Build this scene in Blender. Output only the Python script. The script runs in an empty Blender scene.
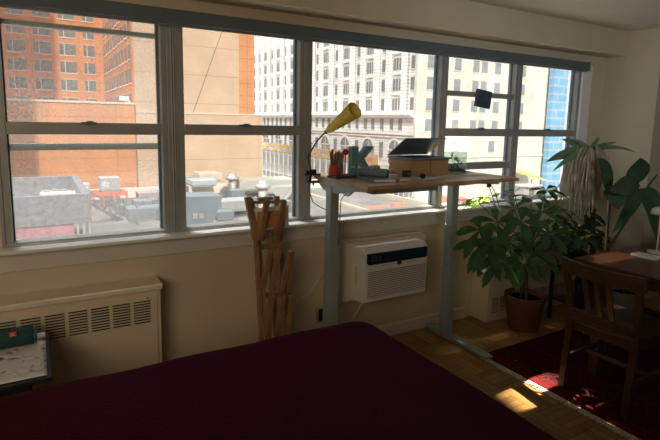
import bpy, math, random
from mathutils import Vector, Matrix
random.seed(7)
C = bpy.context.scene.collection
R = math.radians
# ------------------------------------------------------------------ camera
F, CY, CH = 499.0, 192.2, 1.554
yaw, pit, rol = R(30.41), R(-8.0), R(-1.16)
fw = Vector((math.sin(yaw)*math.cos(pit), math.cos(yaw)*math.cos(pit), math.sin(pit)))
r0 = Vector((math.cos(yaw), -math.sin(yaw), 0)); d0 = fw.cross(r0)
rt = r0*math.cos(rol) + d0*math.sin(rol); dn = -r0*math.sin(rol) + d0*math.cos(rol)
cam = bpy.data.objects.new('camera', bpy.data.cameras.new('camera')); C.objects.link(cam)
mw = Matrix(((rt.x, -dn.x, -fw.x, 0), (rt.y, -dn.y, -fw.y, 0), (rt.z, -dn.z, -fw.z, CH), (0, 0, 0, 1)))
cam.matrix_world = mw
cam.data.lens = 36*F/660; cam.data.sensor_width = 36; cam.data.shift_y = -(220-CY)/660
cam.data.clip_start = 0.05; cam.data.clip_end = 1000
bpy.context.scene.camera = cam
def at(x, y, Y=None, Z=None, X=None):
    """point of the place seen in that direction from the viewpoint, on a plane of known depth"""
    v = rt*((x-330)/F) + dn*((y-CY)/F) + fw
    t = Y/v.y if Y is not None else ((Z-CH)/v.z if Z is not None else X/v.x)
    p = v*t; p.z += CH
    return p
# ------------------------------------------------------------------ materials
MATS = {}
def M(name, col, rough=.6, metal=0, var=.08, scale=6, bump=0, bscale=60, sheen=0, col2=None, spec=None, trans=0):
    if name in MATS: return MATS[name]
    m = bpy.data.materials.new(name); m.use_nodes = True; nt = m.node_tree; b = nt.nodes['Principled BSDF']
    tc = nt.nodes.new('ShaderNodeTexCoord'); n = nt.nodes.new('ShaderNodeTexNoise'); n.inputs['Scale'].default_value = scale; n.inputs['Detail'].default_value = 4
    nt.links.new(tc.outputs['Object'], n.inputs['Vector'])
    cr = nt.nodes.new('ShaderNodeValToRGB'); nt.links.new(n.outputs['Fac'], cr.inputs['Fac'])
    c2 = col2 or tuple(min(1, c*(1+var)) for c in col)
    c1 = col if col2 else tuple(c*(1-var) for c in col)
    cr.color_ramp.elements[0].position = .35; cr.color_ramp.elements[1].position = .65
    cr.color_ramp.elements[0].color = (*c1, 1); cr.color_ramp.elements[1].color = (*c2, 1)
    nt.links.new(cr.outputs['Color'], b.inputs['Base Color'])
    b.inputs['Roughness'].default_value = rough; b.inputs['Metallic'].default_value = metal
    if spec is not None: b.inputs['Specular IOR Level'].default_value = spec
    if sheen: b.inputs['Sheen Weight'].default_value = sheen; b.inputs['Sheen Roughness'].default_value = .4
    if trans: b.inputs['Transmission Weight'].default_value = trans
    if bump:
        n2 = nt.nodes.new('ShaderNodeTexNoise'); n2.inputs['Scale'].default_value = bscale; n2.inputs['Detail'].default_value = 5
        nt.links.new(tc.outputs['Object'], n2.inputs['Vector'])
        bp = nt.nodes.new('ShaderNodeBump'); bp.inputs['Strength'].default_value = bump; bp.inputs['Distance'].default_value = .01
        nt.links.new(n2.outputs['Fac'], bp.inputs['Height']); nt.links.new(bp.outputs['Normal'], b.inputs['Normal'])
    MATS[name] = m; return m
def brick(name, c1, c2, mortar, w, h, ms, axis='x', rough=.85, offset=.5, joints=None, stain=.12, squash=1):
    """masonry in world metres; axis = the horizontal axis of the facade"""
    m = bpy.data.materials.new(name); m.use_nodes = True; nt = m.node_tree; b = nt.nodes['Principled BSDF']; L = nt.links.new
    g = nt.nodes.new('ShaderNodeNewGeometry'); s = nt.nodes.new('ShaderNodeSeparateXYZ'); L(g.outputs['Position'], s.inputs[0])
    cb = nt.nodes.new('ShaderNodeCombineXYZ')
    if axis == 'xy':
        ad = nt.nodes.new('ShaderNodeMath'); ad.operation = 'ADD'; L(s.outputs['X'], ad.inputs[0]); L(s.outputs['Y'], ad.inputs[1]); L(ad.outputs[0], cb.inputs['X'])
    else: L(s.outputs[axis.upper()], cb.inputs['X'])
    L(s.outputs['Z'], cb.inputs['Y'])
    t = nt.nodes.new('ShaderNodeTexBrick'); L(cb.outputs[0], t.inputs['Vector'])
    t.inputs['Color1'].default_value = (*c1, 1); t.inputs['Color2'].default_value = (*c2, 1); t.inputs['Mortar'].default_value = (*mortar, 1)
    t.inputs['Scale'].default_value = 1; t.inputs['Mortar Size'].default_value = ms; t.inputs['Brick Width'].default_value = w; t.inputs['Row Height'].default_value = h
    t.offset = offset
    n = nt.nodes.new('ShaderNodeTexNoise'); n.inputs['Scale'].default_value = .35; n.inputs['Detail'].default_value = 6; L(g.outputs['Position'], n.inputs['Vector'])
    mr = nt.nodes.new('ShaderNodeMapRange'); mr.inputs[1].default_value = .3; mr.inputs[2].default_value = .7; mr.inputs[3].default_value = 1-stain; mr.inputs[4].default_value = 1+stain; L(n.outputs['Fac'], mr.inputs[0])
    mx = nt.nodes.new('ShaderNodeMix'); mx.data_type = 'RGBA'; mx.blend_type = 'MULTIPLY'; mx.inputs[0].default_value = 1
    src = t.outputs['Color']
    if joints:
        t2 = nt.nodes.new('ShaderNodeTexBrick'); L(cb.outputs[0], t2.inputs['Vector']); t2.offset = 0
        t2.inputs['Color1'].default_value = (1, 1, 1, 1); t2.inputs['Color2'].default_value = (.97, .97, .97, 1); t2.inputs['Mortar'].default_value = (.6, .58, .55, 1)
        t2.inputs['Scale'].default_value = 1; t2.inputs['Mortar Size'].default_value = .04; t2.inputs['Brick Width'].default_value = joints[0]; t2.inputs['Row Height'].default_value = joints[1]
        m2 = nt.nodes.new('ShaderNodeMix'); m2.data_type = 'RGBA'; m2.blend_type = 'MULTIPLY'; m2.inputs[0].default_value = 1
        L(src, m2.inputs[6]); L(t2.outputs['Color'], m2.inputs[7]); src = m2.outputs[2]
    L(src, mx.inputs[6]); L(mr.outputs[0], mx.inputs[7]); L(mx.outputs[2], b.inputs['Base Color'])
    b.inputs['Roughness'].default_value = rough; b.inputs['Specular IOR Level'].default_value = .2
    MATS[name] = m; return m
# ------------------------------------------------------------------ mesh builder
class MB:
    def __init__(s): s.v = []; s.f = []; s.mi = []; s.k = 0
    def add(s, vs, fs):
        n = len(s.v); s.v += [Vector(v) for v in vs]; s.f += [tuple(n+i for i in f) for f in fs]; s.mi += [s.k]*len(fs); return s
    def box(s, x0, x1, y0, y1, z0, z1, T=None):
        vs = [Vector(p) for p in ((x0,y0,z0),(x1,y0,z0),(x1,y1,z0),(x0,y1,z0),(x0,y0,z1),(x1,y0,z1),(x1,y1,z1),(x0,y1,z1))]
        if T: vs = [T @ v for v in vs]
        return s.add(vs, [(0,3,2,1),(4,5,6,7),(0,1,5,4),(1,2,6,5),(2,3,7,6),(3,0,4,7)])
    def bar(s, a, b, w, t, up=(0,0,1)):
        """rectangular bar from a to b"""
        a = Vector(a); b = Vector(b); d = (b-a).normalized(); u = Vector(up)
        if abs(d.dot(u)) > .95: u = Vector((0,1,0))
        sx = d.cross(u).normalized()*w/2; sy = sx.cross(d).normalized()*t/2
        vs = [a-sx-sy, a+sx-sy, a+sx+sy, a-sx+sy, b-sx-sy, b+sx-sy, b+sx+sy, b-sx+sy]
        return s.add(vs, [(0,3,2,1),(4,5,6,7),(0,1,5,4),(1,2,6,5),(2,3,7,6),(3,0,4,7)])
    def tube(s, pts, r, n=8):
        pts = [Vector(p) for p in pts]; rs = r if isinstance(r, (list, tuple)) else [r]*len(pts)
        rings = []; prev = None
        for i, p in enumerate(pts):
            d = (pts[min(i+1, len(pts)-1)] - pts[max(i-1, 0)]).normalized()
            if prev is None: u = d.orthogonal().normalized()
            else: u = (prev - d*prev.dot(d)).normalized()
            prev = u; w = d.cross(u)
            rings.append([p + (u*math.cos(2*math.pi*k/n) + w*math.sin(2*math.pi*k/n))*rs[i] for k in range(n)])
        vs = [v for q in rings for v in q]; fs = []
        for i in range(len(pts)-1):
            for k in range(n): fs.append((i*n+k, i*n+(k+1)%n, (i+1)*n+(k+1)%n, (i+1)*n+k))
        fs.append(tuple(range(n))[::-1]); fs.append(tuple((len(pts)-1)*n+k for k in range(n)))
        return s.add(vs, fs)
    def lathe(s, prof, c=(0,0,0), n=24, T=None):
        c = Vector(c); vs = []
        for r, z in prof:
            for k in range(n):
                a = 2*math.pi*k/n; p = Vector((r*math.cos(a), r*math.sin(a), z))
                if T: p = T @ p
                vs.append(p + c)
        fs = []
        for i in range(len(prof)-1):
            for k in range(n): fs.append((i*n+k, i*n+(k+1)%n, (i+1)*n+(k+1)%n, (i+1)*n+k))
        if prof[0][0] > 1e-4: fs.append(tuple(range(n))[::-1])
        if prof[-1][0] > 1e-4: fs.append(tuple((len(prof)-1)*n+k for k in range(n)))
        return s.add(vs, fs)
    def prism(s, poly, fn0, fn1):
        """polygon extruded: fn0/fn1 turn 2D points into the two end outlines"""
        n = len(poly); vs = [fn0(*p) for p in poly] + [fn1(*p) for p in poly]
        fs = [tuple(range(n))[::-1], tuple(range(n, 2*n))] + [(i, (i+1)%n, n+(i+1)%n, n+i) for i in range(n)]
        return s.add(vs, fs)
    def leaf(s, base, d, L, W, droop=.3, up=(0,0,1), n=7, prof='ovate', fold=.15, wave=0):
        base = Vector(base); d = Vector(d).normalized(); up = Vector(up); side = d.cross(up)
        if side.length < .05: side = d.cross(Vector((0,1,0)))
        side.normalize(); vs = []; pts = []
        for i in range(n+1):
            t = i/n; pts.append(base + d*L*t + Vector((0,0,-1))*droop*L*t*t)
        for i in range(n+1):
            t = i/n
            if prof == 'ovate': w = W/2*math.sin(math.pi*min(1, t**.8*1.0))**.8 if 0 < t < 1 else .0015
            elif prof == 'obov': w = W/2*(math.sin(math.pi*t**1.6)**.7 if 0 < t < 1 else .02)
            else: w = W/2*(1-t**3)*(.4+.6*min(1, t*5))
            w = max(w, .0008)
            dd = (pts[min(i+1, n)]-pts[max(i-1, 0)]).normalized(); nn = side.cross(dd).normalized()
            wv = math.sin(t*9+L*40)*wave*W
            vs += [pts[i]-side*w+nn*(w*fold+wv), pts[i], pts[i]+side*w+nn*(w*fold-wv)]
        fs = []
        for i in range(n):
            a = 3*i; fs += [(a, a+1, a+4, a+3), (a+1, a+2, a+5, a+4)]
        return s.add(vs, fs)
    def build(s, name, mats, parent=None, smooth=False, bevel=0, origin=None, seg=2, sub=0, solid=0):
        me = bpy.data.meshes.new(name)
        if origin is None: origin = Vector((0,0,0))
        if parent is None and origin == Vector((0,0,0)):
            xs = [v.x for v in s.v]; ys = [v.y for v in s.v]; zs = [v.z for v in s.v]
            origin = Vector(((min(xs)+max(xs))/2, (min(ys)+max(ys))/2, min(zs)))
        me.from_pydata([v-origin for v in s.v], [], s.f); me.update()
        for m in (mats if isinstance(mats, (list, tuple)) else [mats]): me.materials.append(m)
        for i, p in enumerate(me.polygons): p.material_index = s.mi[i]; p.use_smooth = smooth
        o = bpy.data.objects.new(name, me); C.objects.link(o)
        if parent: o.parent = parent
        else: o.location = origin
        if solid: q = o.modifiers.new('solid', 'SOLIDIFY'); q.thickness = solid
        if bevel: q = o.modifiers.new('bevel', 'BEVEL'); q.width = bevel; q.segments = seg; q.limit_method = 'ANGLE'; q.angle_limit = R(40)
        if sub: q = o.modifiers.new('sub', 'SUBSURF'); q.levels = sub; q.render_levels = sub
        if bevel and not smooth:
            for p in me.polygons: p.use_smooth = False
        return o
def thing(name, label, cat, loc=(0,0,0), rz=0, group=None):
    o = bpy.data.objects.new(name, None); C.objects.link(o); o.location = loc; o.rotation_euler = (0,0,rz); o.empty_display_size = .1
    o['label'] = label; o['category'] = cat
    if group: o['group'] = group
    return o
def tag(o, label, cat, group=None):
    o['label'] = label; o['category'] = cat
    if group: o['group'] = group
    return o
def struct(o): o['kind'] = 'structure'; return o
class W:
    """builder for a thing whose parts are given in world coordinates"""
    def __init__(s, name, label, cat, loc, group=None): s.o = thing(name, label, cat, loc, 0, group); s.p = Vector(loc)
    def part(s, name, mb, mats, **k): return mb.build(name, mats, s.o, origin=s.p, **k)
    def sub(s, parent, name, mb, mats, **k): return mb.build(name, mats, parent, origin=s.p, **k)
def text_mesh(name, body, size, T, mat, parent, depth=.001):
    cu = bpy.data.curves.new(name, 'FONT'); cu.body = body; cu.size = size; cu.extrude = depth; cu.align_x = 'CENTER'; cu.align_y = 'CENTER'
    tmp = bpy.data.objects.new(name+'_curve', cu); C.objects.link(tmp)
    bpy.context.view_layer.update()
    me = bpy.data.meshes.new_from_object(tmp); bpy.data.objects.remove(tmp)
    me.transform(T); me.materials.clear(); me.materials.append(mat)
    o = bpy.data.objects.new(name, me); C.objects.link(o); o.parent = parent; return o

# ------------------------------------------------------------------ palette
wallm = M('wall_paint', (.66,.57,.42), .55, var=.03, scale=2, bump=.05, bscale=120)
ceilm = M('ceiling_paint', (.74,.69,.58), .7, var=.02)
trimm = M('white_trim_paint', (.70,.66,.58), .4, var=.03)
sillm = M('sill_paint', (.86,.85,.82), .3, var=.03)
alu = M('window_aluminium', (.38,.385,.37), .45, .2, var=.06, scale=10)
aluin = M('window_aluminium_dark', (.16,.21,.24), .5, .3, var=.06)
shadem = M('shade_fabric', (.12,.16,.175), .7, var=.05)
radm = M('radiator_enamel', (.70,.60,.44), .45, var=.03)
dark = M('dark_void', (.012,.012,.012), .8)
blackp = M('black_plastic', (.02,.022,.024), .4)
whitep = M('white_plastic', (.74,.73,.70), .35, var=.02)
deskm = M('desk_wood', (.50,.31,.16), .4, var=.2, scale=9)
legm = M('desk_leg_grey', (.36,.42,.42), .45, .2, var=.04)
wood_dark = M('walnut_wood', (.065,.030,.014), .35, var=.25, scale=7)
table_m = M('mahogany_table', (.10,.030,.014), .28, var=.3, scale=4)
rackm = M('rack_wood', (.30,.17,.08), .5, var=.2, scale=8)
terra = M('terracotta', (.16,.055,.03), .75, var=.15, scale=9, bump=.2)
soil = M('potting_soil', (.03,.02,.012), .95, var=.4, scale=40)
leafm = M('dark_green_leaf', (.05,.105,.045), .25, var=.3, scale=12, trans=0)
leafl = M('sunlit_leaf', (.20,.45,.06), .35, var=.25, scale=12)  # top leaves in sun: their brightness is put into the colour
fig = M('fig_leaf', (.06,.115,.07), .3, var=.3, scale=8)
dryl = M('dried_leaf', (.68,.61,.52), .7, var=.35, scale=14)
stemm = M('stem_bark', (.10,.075,.045), .8, var=.3, scale=20)
paper = M('white_paper', (.78,.77,.74), .8, var=.03)
def translucent(m, amt):
    nt = m.node_tree; b = nt.nodes['Principled BSDF']; out = nt.nodes['Material Output']
    t = nt.nodes.new('ShaderNodeBsdfTranslucent'); mx = nt.nodes.new('ShaderNodeMixShader'); mx.inputs[0].default_value = amt
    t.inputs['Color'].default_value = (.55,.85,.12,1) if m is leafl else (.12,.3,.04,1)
    if m is dryl: t.inputs['Color'].default_value = (.6,.5,.38,1)
    nt.links.new(b.outputs[0], mx.inputs[1]); nt.links.new(t.outputs[0], mx.inputs[2]); nt.links.new(mx.outputs[0], out.inputs['Surface'])
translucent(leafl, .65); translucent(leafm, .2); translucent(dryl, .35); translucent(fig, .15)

def glass_mat(name, dust, tint=(.97,.98,.98), speck=0):
    m = bpy.data.materials.new(name); m.use_nodes = True; nt = m.node_tree; nt.nodes.clear(); L = nt.links.new
    out = nt.nodes.new('ShaderNodeOutputMaterial'); tr = nt.nodes.new('ShaderNodeBsdfTransparent'); tr.inputs[0].default_value = (*tint, 1)
    gl = nt.nodes.new('ShaderNodeBsdfGlossy'); gl.inputs['Roughness'].default_value = .02
    lw = nt.nodes.new('ShaderNodeLayerWeight'); lw.inputs[0].default_value = .5; pw = nt.nodes.new('ShaderNodeMath'); pw.operation = 'POWER'; pw.inputs[1].default_value = 5; L(lw.outputs['Facing'], pw.inputs[0]); fr = nt.nodes.new('ShaderNodeMath'); fr.operation = 'MULTIPLY_ADD'; fr.inputs[1].default_value = .5; fr.inputs[2].default_value = .03; L(pw.outputs[0], fr.inputs[0])
    m1 = nt.nodes.new('ShaderNodeMixShader'); L(fr.outputs[0], m1.inputs[0]); L(tr.outputs[0], m1.inputs[1]); L(gl.outputs[0], m1.inputs[2])
    df = nt.nodes.new('ShaderNodeBsdfTranslucent'); df.inputs[0].default_value = (.85,.86,.85,1)
    m2 = nt.nodes.new('ShaderNodeMixShader')
    n = nt.nodes.new('ShaderNodeTexNoise'); n.inputs['Scale'].default_value = 3 if not speck else 90; n.inputs['Detail'].default_value = 3
    g = nt.nodes.new('ShaderNodeNewGeometry'); L(g.outputs['Position'], n.inputs['Vector'])
    mr = nt.nodes.new('ShaderNodeMapRange'); mr.inputs[1].default_value = .35; mr.inputs[2].default_value = .75 if speck else .65; mr.inputs[3].default_value = dust*.7; mr.inputs[4].default_value = dust*1.3 + speck
    L(n.outputs['Fac'], mr.inputs[0]); L(mr.outputs[0], m2.inputs[0]); L(m1.outputs[0], m2.inputs[1]); L(df.outputs[0], m2.inputs[2]); L(m2.outputs[0], out.inputs[0])
    MATS[name] = m; return m
glass = glass_mat('window_glass', .05)
glass_dusty = glass_mat('window_glass_dusty', .10, speck=.14)
glass_obj = glass_mat('clear_glass', .10, (.85,.92,.9))

# ------------------------------------------------------------------ room shell
YW = 2.80; CZ = 2.40
def panel(name, mat, *boxes):
    mb = MB()
    for b in boxes: mb.box(*b)
    return struct(mb.build(name, mat))
WT = .16
panel('wall_window', wallm, (-3, 4.73, YW, YW+WT, 0, .90), (-3, 4.73, YW, YW+WT, 2.10, CZ), (-3, -.17, YW, YW+WT, .90, 2.10), (4.33, 4.73, YW, YW+WT, .90, 2.10))
panel('wall_right', wallm, (4.57, 5.75, 2.33, YW, 0, CZ), (5.6, 5.75, -2.8, 2.33, 0, CZ))
panel('wall_left', wallm, (-3.15, -3, -2.8, YW+WT, 0, CZ))
panel('wall_back', wallm, (-3.15, 5.75, -2.95, -2.8, 0, CZ))
panel('ceiling', ceilm, (-3.15, 5.75, -2.95, YW+WT, CZ, CZ+.15))
panel('trim_1', wallm, (-3, 4.57, 2.62, YW, 2.188, CZ))                      # the boxed beam above the window
# floor with parquet
def parquet():
    m = bpy.data.materials.new('oak_parquet'); m.use_nodes = True; nt = m.node_tree; b = nt.nodes['Principled BSDF']; L = nt.links.new
    g = nt.nodes.new('ShaderNodeNewGeometry'); s = nt.nodes.new('ShaderNodeSeparateXYZ'); L(g.outputs['Position'], s.inputs[0])
    def mt(op, a, c=None, d=None):
        n = nt.nodes.new('ShaderNodeMath'); n.operation = op
        for i, q in enumerate((a, c, d)):
            if q is None: continue
            if isinstance(q, (int, float)): n.inputs[i].default_value = q
            else: L(q, n.inputs[i])
        return n.outputs[0]
    S = .23
    u = mt('DIVIDE', s.outputs['X'], S); v = mt('DIVIDE', s.outputs['Y'], S)
    iu = mt('FLOOR', u); iv = mt('FLOOR', v); fu = mt('SUBTRACT', u, iu); fv = mt('SUBTRACT', v, iv)
    par = mt('FLOORED_MODULO', mt('ADD', iu, iv), 2)
    along = mt('ADD', mt('MULTIPLY', fu, par), mt('MULTIPLY', fv, mt('SUBTRACT', 1, par)))
    k5 = mt('MULTIPLY', along, 5); idx = mt('FLOOR', k5); fr = mt('SUBTRACT', k5, idx)
    edge = mt('MAXIMUM', mt('GREATER_THAN', fr, .94), mt('MAXIMUM', mt('GREATER_THAN', fu, .985), mt('GREATER_THAN', fv, .985)))
    wn = nt.nodes.new('ShaderNodeTexWhiteNoise'); wn.noise_dimensions = '3D'; cb = nt.nodes.new('ShaderNodeCombineXYZ'); L(iu, cb.inputs[0]); L(iv, cb.inputs[1]); L(idx, cb.inputs[2]); L(cb.outputs[0], wn.inputs[0])
    cr = nt.nodes.new('ShaderNodeValToRGB'); cr.color_ramp.elements[0].color = (.38,.18,.05,1); cr.color_ramp.elements[1].color = (.58,.32,.10,1); L(wn.outputs['Value'], cr.inputs[0])
    n = nt.nodes.new('ShaderNodeTexNoise'); n.inputs['Scale'].default_value = 25; n.inputs['Detail'].default_value = 5; L(g.outputs['Position'], n.inputs['Vector'])
    mx = nt.nodes.new('ShaderNodeMix'); mx.data_type = 'RGBA'; mx.blend_type = 'MULTIPLY'; mx.inputs[0].default_value = .5; L(cr.outputs[0], mx.inputs[6]); L(n.outputs['Fac'], mx.inputs[7])
    m2 = nt.nodes.new('ShaderNodeMix'); m2.data_type = 'RGBA'; L(edge, m2.inputs[0]); L(mx.outputs[2], m2.inputs[6]); m2.inputs[7].default_value = (.07,.03,.012,1)
    L(m2.outputs[2], b.inputs['Base Color']); b.inputs['Roughness'].default_value = .38
    return m
fl = MB().box(-3.15, 5.75, -2.95, YW+WT, -.12, 0).build('floor', parquet()); struct(fl)
bb = MB(); bb.prism([(2.787,0),(2.8,0),(2.8,.09),(2.794,.09),(2.787,.08)], lambda y,z: Vector((.6,y,z)), lambda y,z: Vector((2.95,y,z)))
struct(bb.build('baseboard_window', trimm))
# sill and apron
s_ = MB().box(-.45, 4.50, 2.705, 2.80, .907, .926); struct(s_.build('trim_2', sillm, bevel=.005))
s_ = MB().box(-.45, 4.50, 2.782, 2.80, .805, .907); struct(s_.build('trim_3', trimm, bevel=.003))
# white casing at the right of the windows and the reveal
s_ = MB().box(4.205, 4.335, 2.775, 2.90, .898, 2.10); struct(s_.build('trim_4', sillm, bevel=.004))
# aluminium window units
GB, GT = .934, 2.075
def window(n, x0, x1, rails, gl, x0b=None):
    """x0..x1 glass limits; rails = list of (z0, z1, y0, y1)"""
    e = bpy.data.objects.new('window_%d' % n, None); C.objects.link(e); e.location = ((x0+x1)/2, 2.83, .9); e['kind'] = 'structure'; O = Vector(e.location)
    f = MB()
    f.box(x0-.03, x0, 2.80, 2.87, .90, 2.10); f.box(x1, x1+.03, 2.80, 2.87, .90, 2.10)
    f.box(x0-.03, x1+.03, 2.79, 2.87, .90, GB+.012); f.box(x0-.03, x1+.03, 2.80, 2.87, GT, 2.10)
    f.box(x0-.03, x1+.03, 2.785, 2.80, .926, .934)
    f.build('window_frame', alu, e, origin=O, bevel=.003)
    t = MB()
    t.box(x0, x0+.008, 2.845, 2.87, GB, GT); t.box(x1-.012, x1, 2.845, 2.87, GB, GT); t.box(x0, x1, 2.85, 2.87, GB, GB+.008)
    t.build('sash_edge', aluin, e, origin=O)
    for (z0, z1, y0, y1) in rails: MB().box(x0, x1, y0, y1, z0, z1).build('sash_rail', alu if y0 < 2.85 else M('storm_rail', (.42,.47,.44), .5), e, origin=O, bevel=.003)
    MB().box(x0-.01, x1+.01, 2.853, 2.857, GB-.01, GT+.01).build('window_pane', gl, e, origin=O)
    if len(rails):
        l = MB(); xm = (x0+x1)/2; l.box(xm-.035, xm+.035, 2.795, 2.81, 1.515, 1.53); l.box(xm-.012, xm+.02, 2.79, 2.80, 1.515, 1.535); l.build('sash_lock', aluin, e, origin=O)
    return e
main = (1.467, 1.527, 2.80, 2.85)
window(1, -.125, .585, [main, (1.386, 1.421, 2.86, 2.89), (1.977, 2.003, 2.86, 2.89)], glass_dusty)
window(2, .706, 1.412, [main], glass)
window(3, 1.50, 2.562, [], glass)
window(4, 2.632, 3.365, [main, (1.207, 1.264, 2.81, 2.85), (1.767, 1.805, 2.81, 2.85)], glass)
window(5, 3.44, 4.175, [main], glass)
pm = MB()
for a, b in ((-.17,-.155), (.615,.676), (1.442,1.47), (2.592,2.602), (3.395,3.41), (4.205,4.212)):
    pm.box(a, b, 2.795, 2.88, .90, 2.10)
    if b-a > .05: pm.box(a+.02, a+.028, 2.788, 2.795, .90, 2.10); pm.box(b-.028, b-.02, 2.788, 2.795, .90, 2.10)
struct(pm.build('trim_5', alu, bevel=.003))
# extra light inner stiles seen at right windows
# roller shade cassette
sh = W('roller_shade', 'long slate grey roller shade cassette running above all the windows', 'roller shade', (2, 2.76, 2.04))
sh.part('cassette', MB().box(-1.0, 4.225, 2.735, 2.795, 2.048, 2.118), shadem, bevel=.006)
sh.part('hem_bar', MB().box(-1.0, 4.22, 2.757, 2.773, 2.036, 2.050), M('shade_hem', (.2,.23,.24), .5))
sh.part('end_cap', MB().box(4.225, 4.232, 2.732, 2.797, 2.042, 2.121), M('shade_cap', (.28,.31,.32), .5))

# ------------------------------------------------------------------ radiator cover at left
def louvre_columns(w, y, xs, cw, z0, z1, n, name='grille'):
    for x in xs:
        fr = MB(); fr.k = 0; fr.box(x, x+cw, y-.002, y+.004, z0, z1)
        fr.k = 1; st = (z1-z0)/n
        for i in range(n+1): fr.box(x-.001, x+cw+.001, y-.006, y-.001, z0+i*st-st*.22, z0+i*st+st*.22)
        w.part(name, fr, [dark, radm])
rc = W('radiator_cover', 'long cream metal radiator cover under the left windows behind the side table', 'radiator cover', (-.5, 2.72, 0))
rc.part('body', MB().box(-1.6, .525, 2.655, 2.798, 0, .66), radm, bevel=.004)
tp = MB(); tp.prism([(2.635,.662),(2.798,.664),(2.798,.690),(2.64,.690),(2.635,.685)], lambda y,z: Vector((-1.61,y,z)), lambda y,z: Vector((.532,y,z)))
rc.part('top_slab', tp, M('radiator_top', (.78,.72,.58), .35), bevel=.004)
rc.part('front_panel', MB().box(-1.55, .505, 2.648, 2.657, .03, .635), radm, bevel=.003)
xs = []; x = .386
while x > -1.5: xs.append(x); x -= .100
louvre_columns(rc, 2.648, xs, .083, .485, .612, 9)
for a in ((.455, .62), (-.28,.62)): rc.part('screw', MB().lathe([(.0,0),(.004,.0),(.004,.002),(0,.003)], (a[0], 2.646, a[1]), 8, Matrix.Rotation(R(90), 3, 'X')), blackp)

# ------------------------------------------------------------------ PTAC style cover at right
r2 = W('heater_cover', 'cream metal heater cabinet under the right windows behind the potted plants', 'radiator cover', (3.8, 2.71, 0))
r2.part('body', MB().box(3.0, 4.45, 2.62, 2.798, 0, .665), radm, bevel=.005)
r2.part('top_slab', MB().box(2.985, 4.46, 2.605, 2.798, .667, .695), radm, bevel=.005)
louvre_columns(r2, 2.62, [3.05+i*.0845 for i in range(15)], .070, .07, .20, 9)
louvre_columns(r2, 2.62, [3.05+i*.0845 for i in range(15)], .070, .50, .61, 8, 'upper_grille')

# ------------------------------------------------------------------ air conditioner
ac = W('air_conditioner', 'white air conditioner with dark control strip mounted through the wall under the desk', 'air conditioner', (2.05, 2.7, .34))
sl = MB(); sl.box(1.70, 2.385, 2.745, 2.80, .335, .775); sl.box(1.715, 2.40, 2.70, 2.745, .36, .765)
ac.part('wall_sleeve', sl, trimm, bevel=.005)
body = MB(); body.prism([(2.56,.39),(2.72,.375),(2.72,.752),(2.60,.752),(2.556,.725)], lambda y,z: Vector((1.765,y,z)), lambda y,z: Vector((2.295,y,z)))
b_ = ac.part('body', body, whitep, bevel=.008, seg=3)
pn = MB(); pn.prism([(1.785,.720),(2.285,.720),(2.29,.655),(2.27,.645),(1.80,.645),(1.785,.66)], lambda x,z: Vector((x,2.553,z)), lambda x,z: Vector((x,2.560,z)))
ac.part('control_panel', pn, M('dark_blue_panel', (.012,.03,.045), .2))
gr = MB(); gr.k = 0; gr.box(1.80, 2.28, 2.556, 2.562, .42, .605); gr.k = 1
for i in range(15): gr.box(1.80, 2.28, 2.5535, 2.557, .424+i*.0125, .430+i*.0125)
ac.part('grille', gr, [M('grille_gap', (.22,.21,.2), .7), whitep])
ac.part('badge', MB().box(2.033, 2.062, 2.550, 2.558, .622, .643), blackp)
mk = MB()
for i in range(5): mk.box(1.90+i*.022, 1.912+i*.022, 2.552, 2.556, .632, .636)
ac.part('control_marks', mk, M('grey_print', (.4,.4,.4), .6)); mk = MB()
for i in range(4): mk.box(2.10+i*.022, 2.112+i*.022, 2.552, 2.556, .632, .636)
ac.part('control_marks', mk, M('grey_print', (.4,.4,.4), .6))
ic = MB()
for i in range(3):
    for j in range(2): ic.box(1.82+i*.03, 1.838+i*.03, 2.551, 2.554, .668+j*.022, .678+j*.022)
ac.part('display_marks', ic, M('dim_print', (.06,.1,.12), .4))
ac.part('energy_label', MB().box(1.762, 1.7655, 2.63, 2.655, .50, .62), M('yellow_label', (.75,.62,.05), .5))
cd = MB(); cd.tube([at(362,303,Y=2.72), at(358,311,Y=2.74), at(352,320,Y=2.76), at(344,331,Y=2.775), at(338,340,Y=2.78)], .004, 6)
tag(cd.build('power_cord', whitep, smooth=True), 'white power cord curving down from the air conditioner to the floor', 'cord')
cd = MB(); cd.tube([at(324,272,Y=2.78), at(316,284,Y=2.78), at(310,293,Y=2.78), at(300,300,Y=2.78), at(288,308,Y=2.785), at(280,318,Y=2.785)], .0035, 6)
tag(cd.build('power_cord', whitep, smooth=True), 'white cord looping along the wall between the wooden rack and the left desk leg', 'cord')
ol = W('wall_outlet', 'small grey wall outlet low beside the left desk leg', 'outlet', (1.585, 2.79, .22))
ol.part('plate', MB().box(1.55, 1.62, 2.793, 2.80, .21, .325), M('outlet_plate', (.4,.35,.28), .5), bevel=.003)
ol.part('socket', MB().box(1.568, 1.602, 2.788, 2.795, .225, .31), blackp, bevel=.003)

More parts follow.
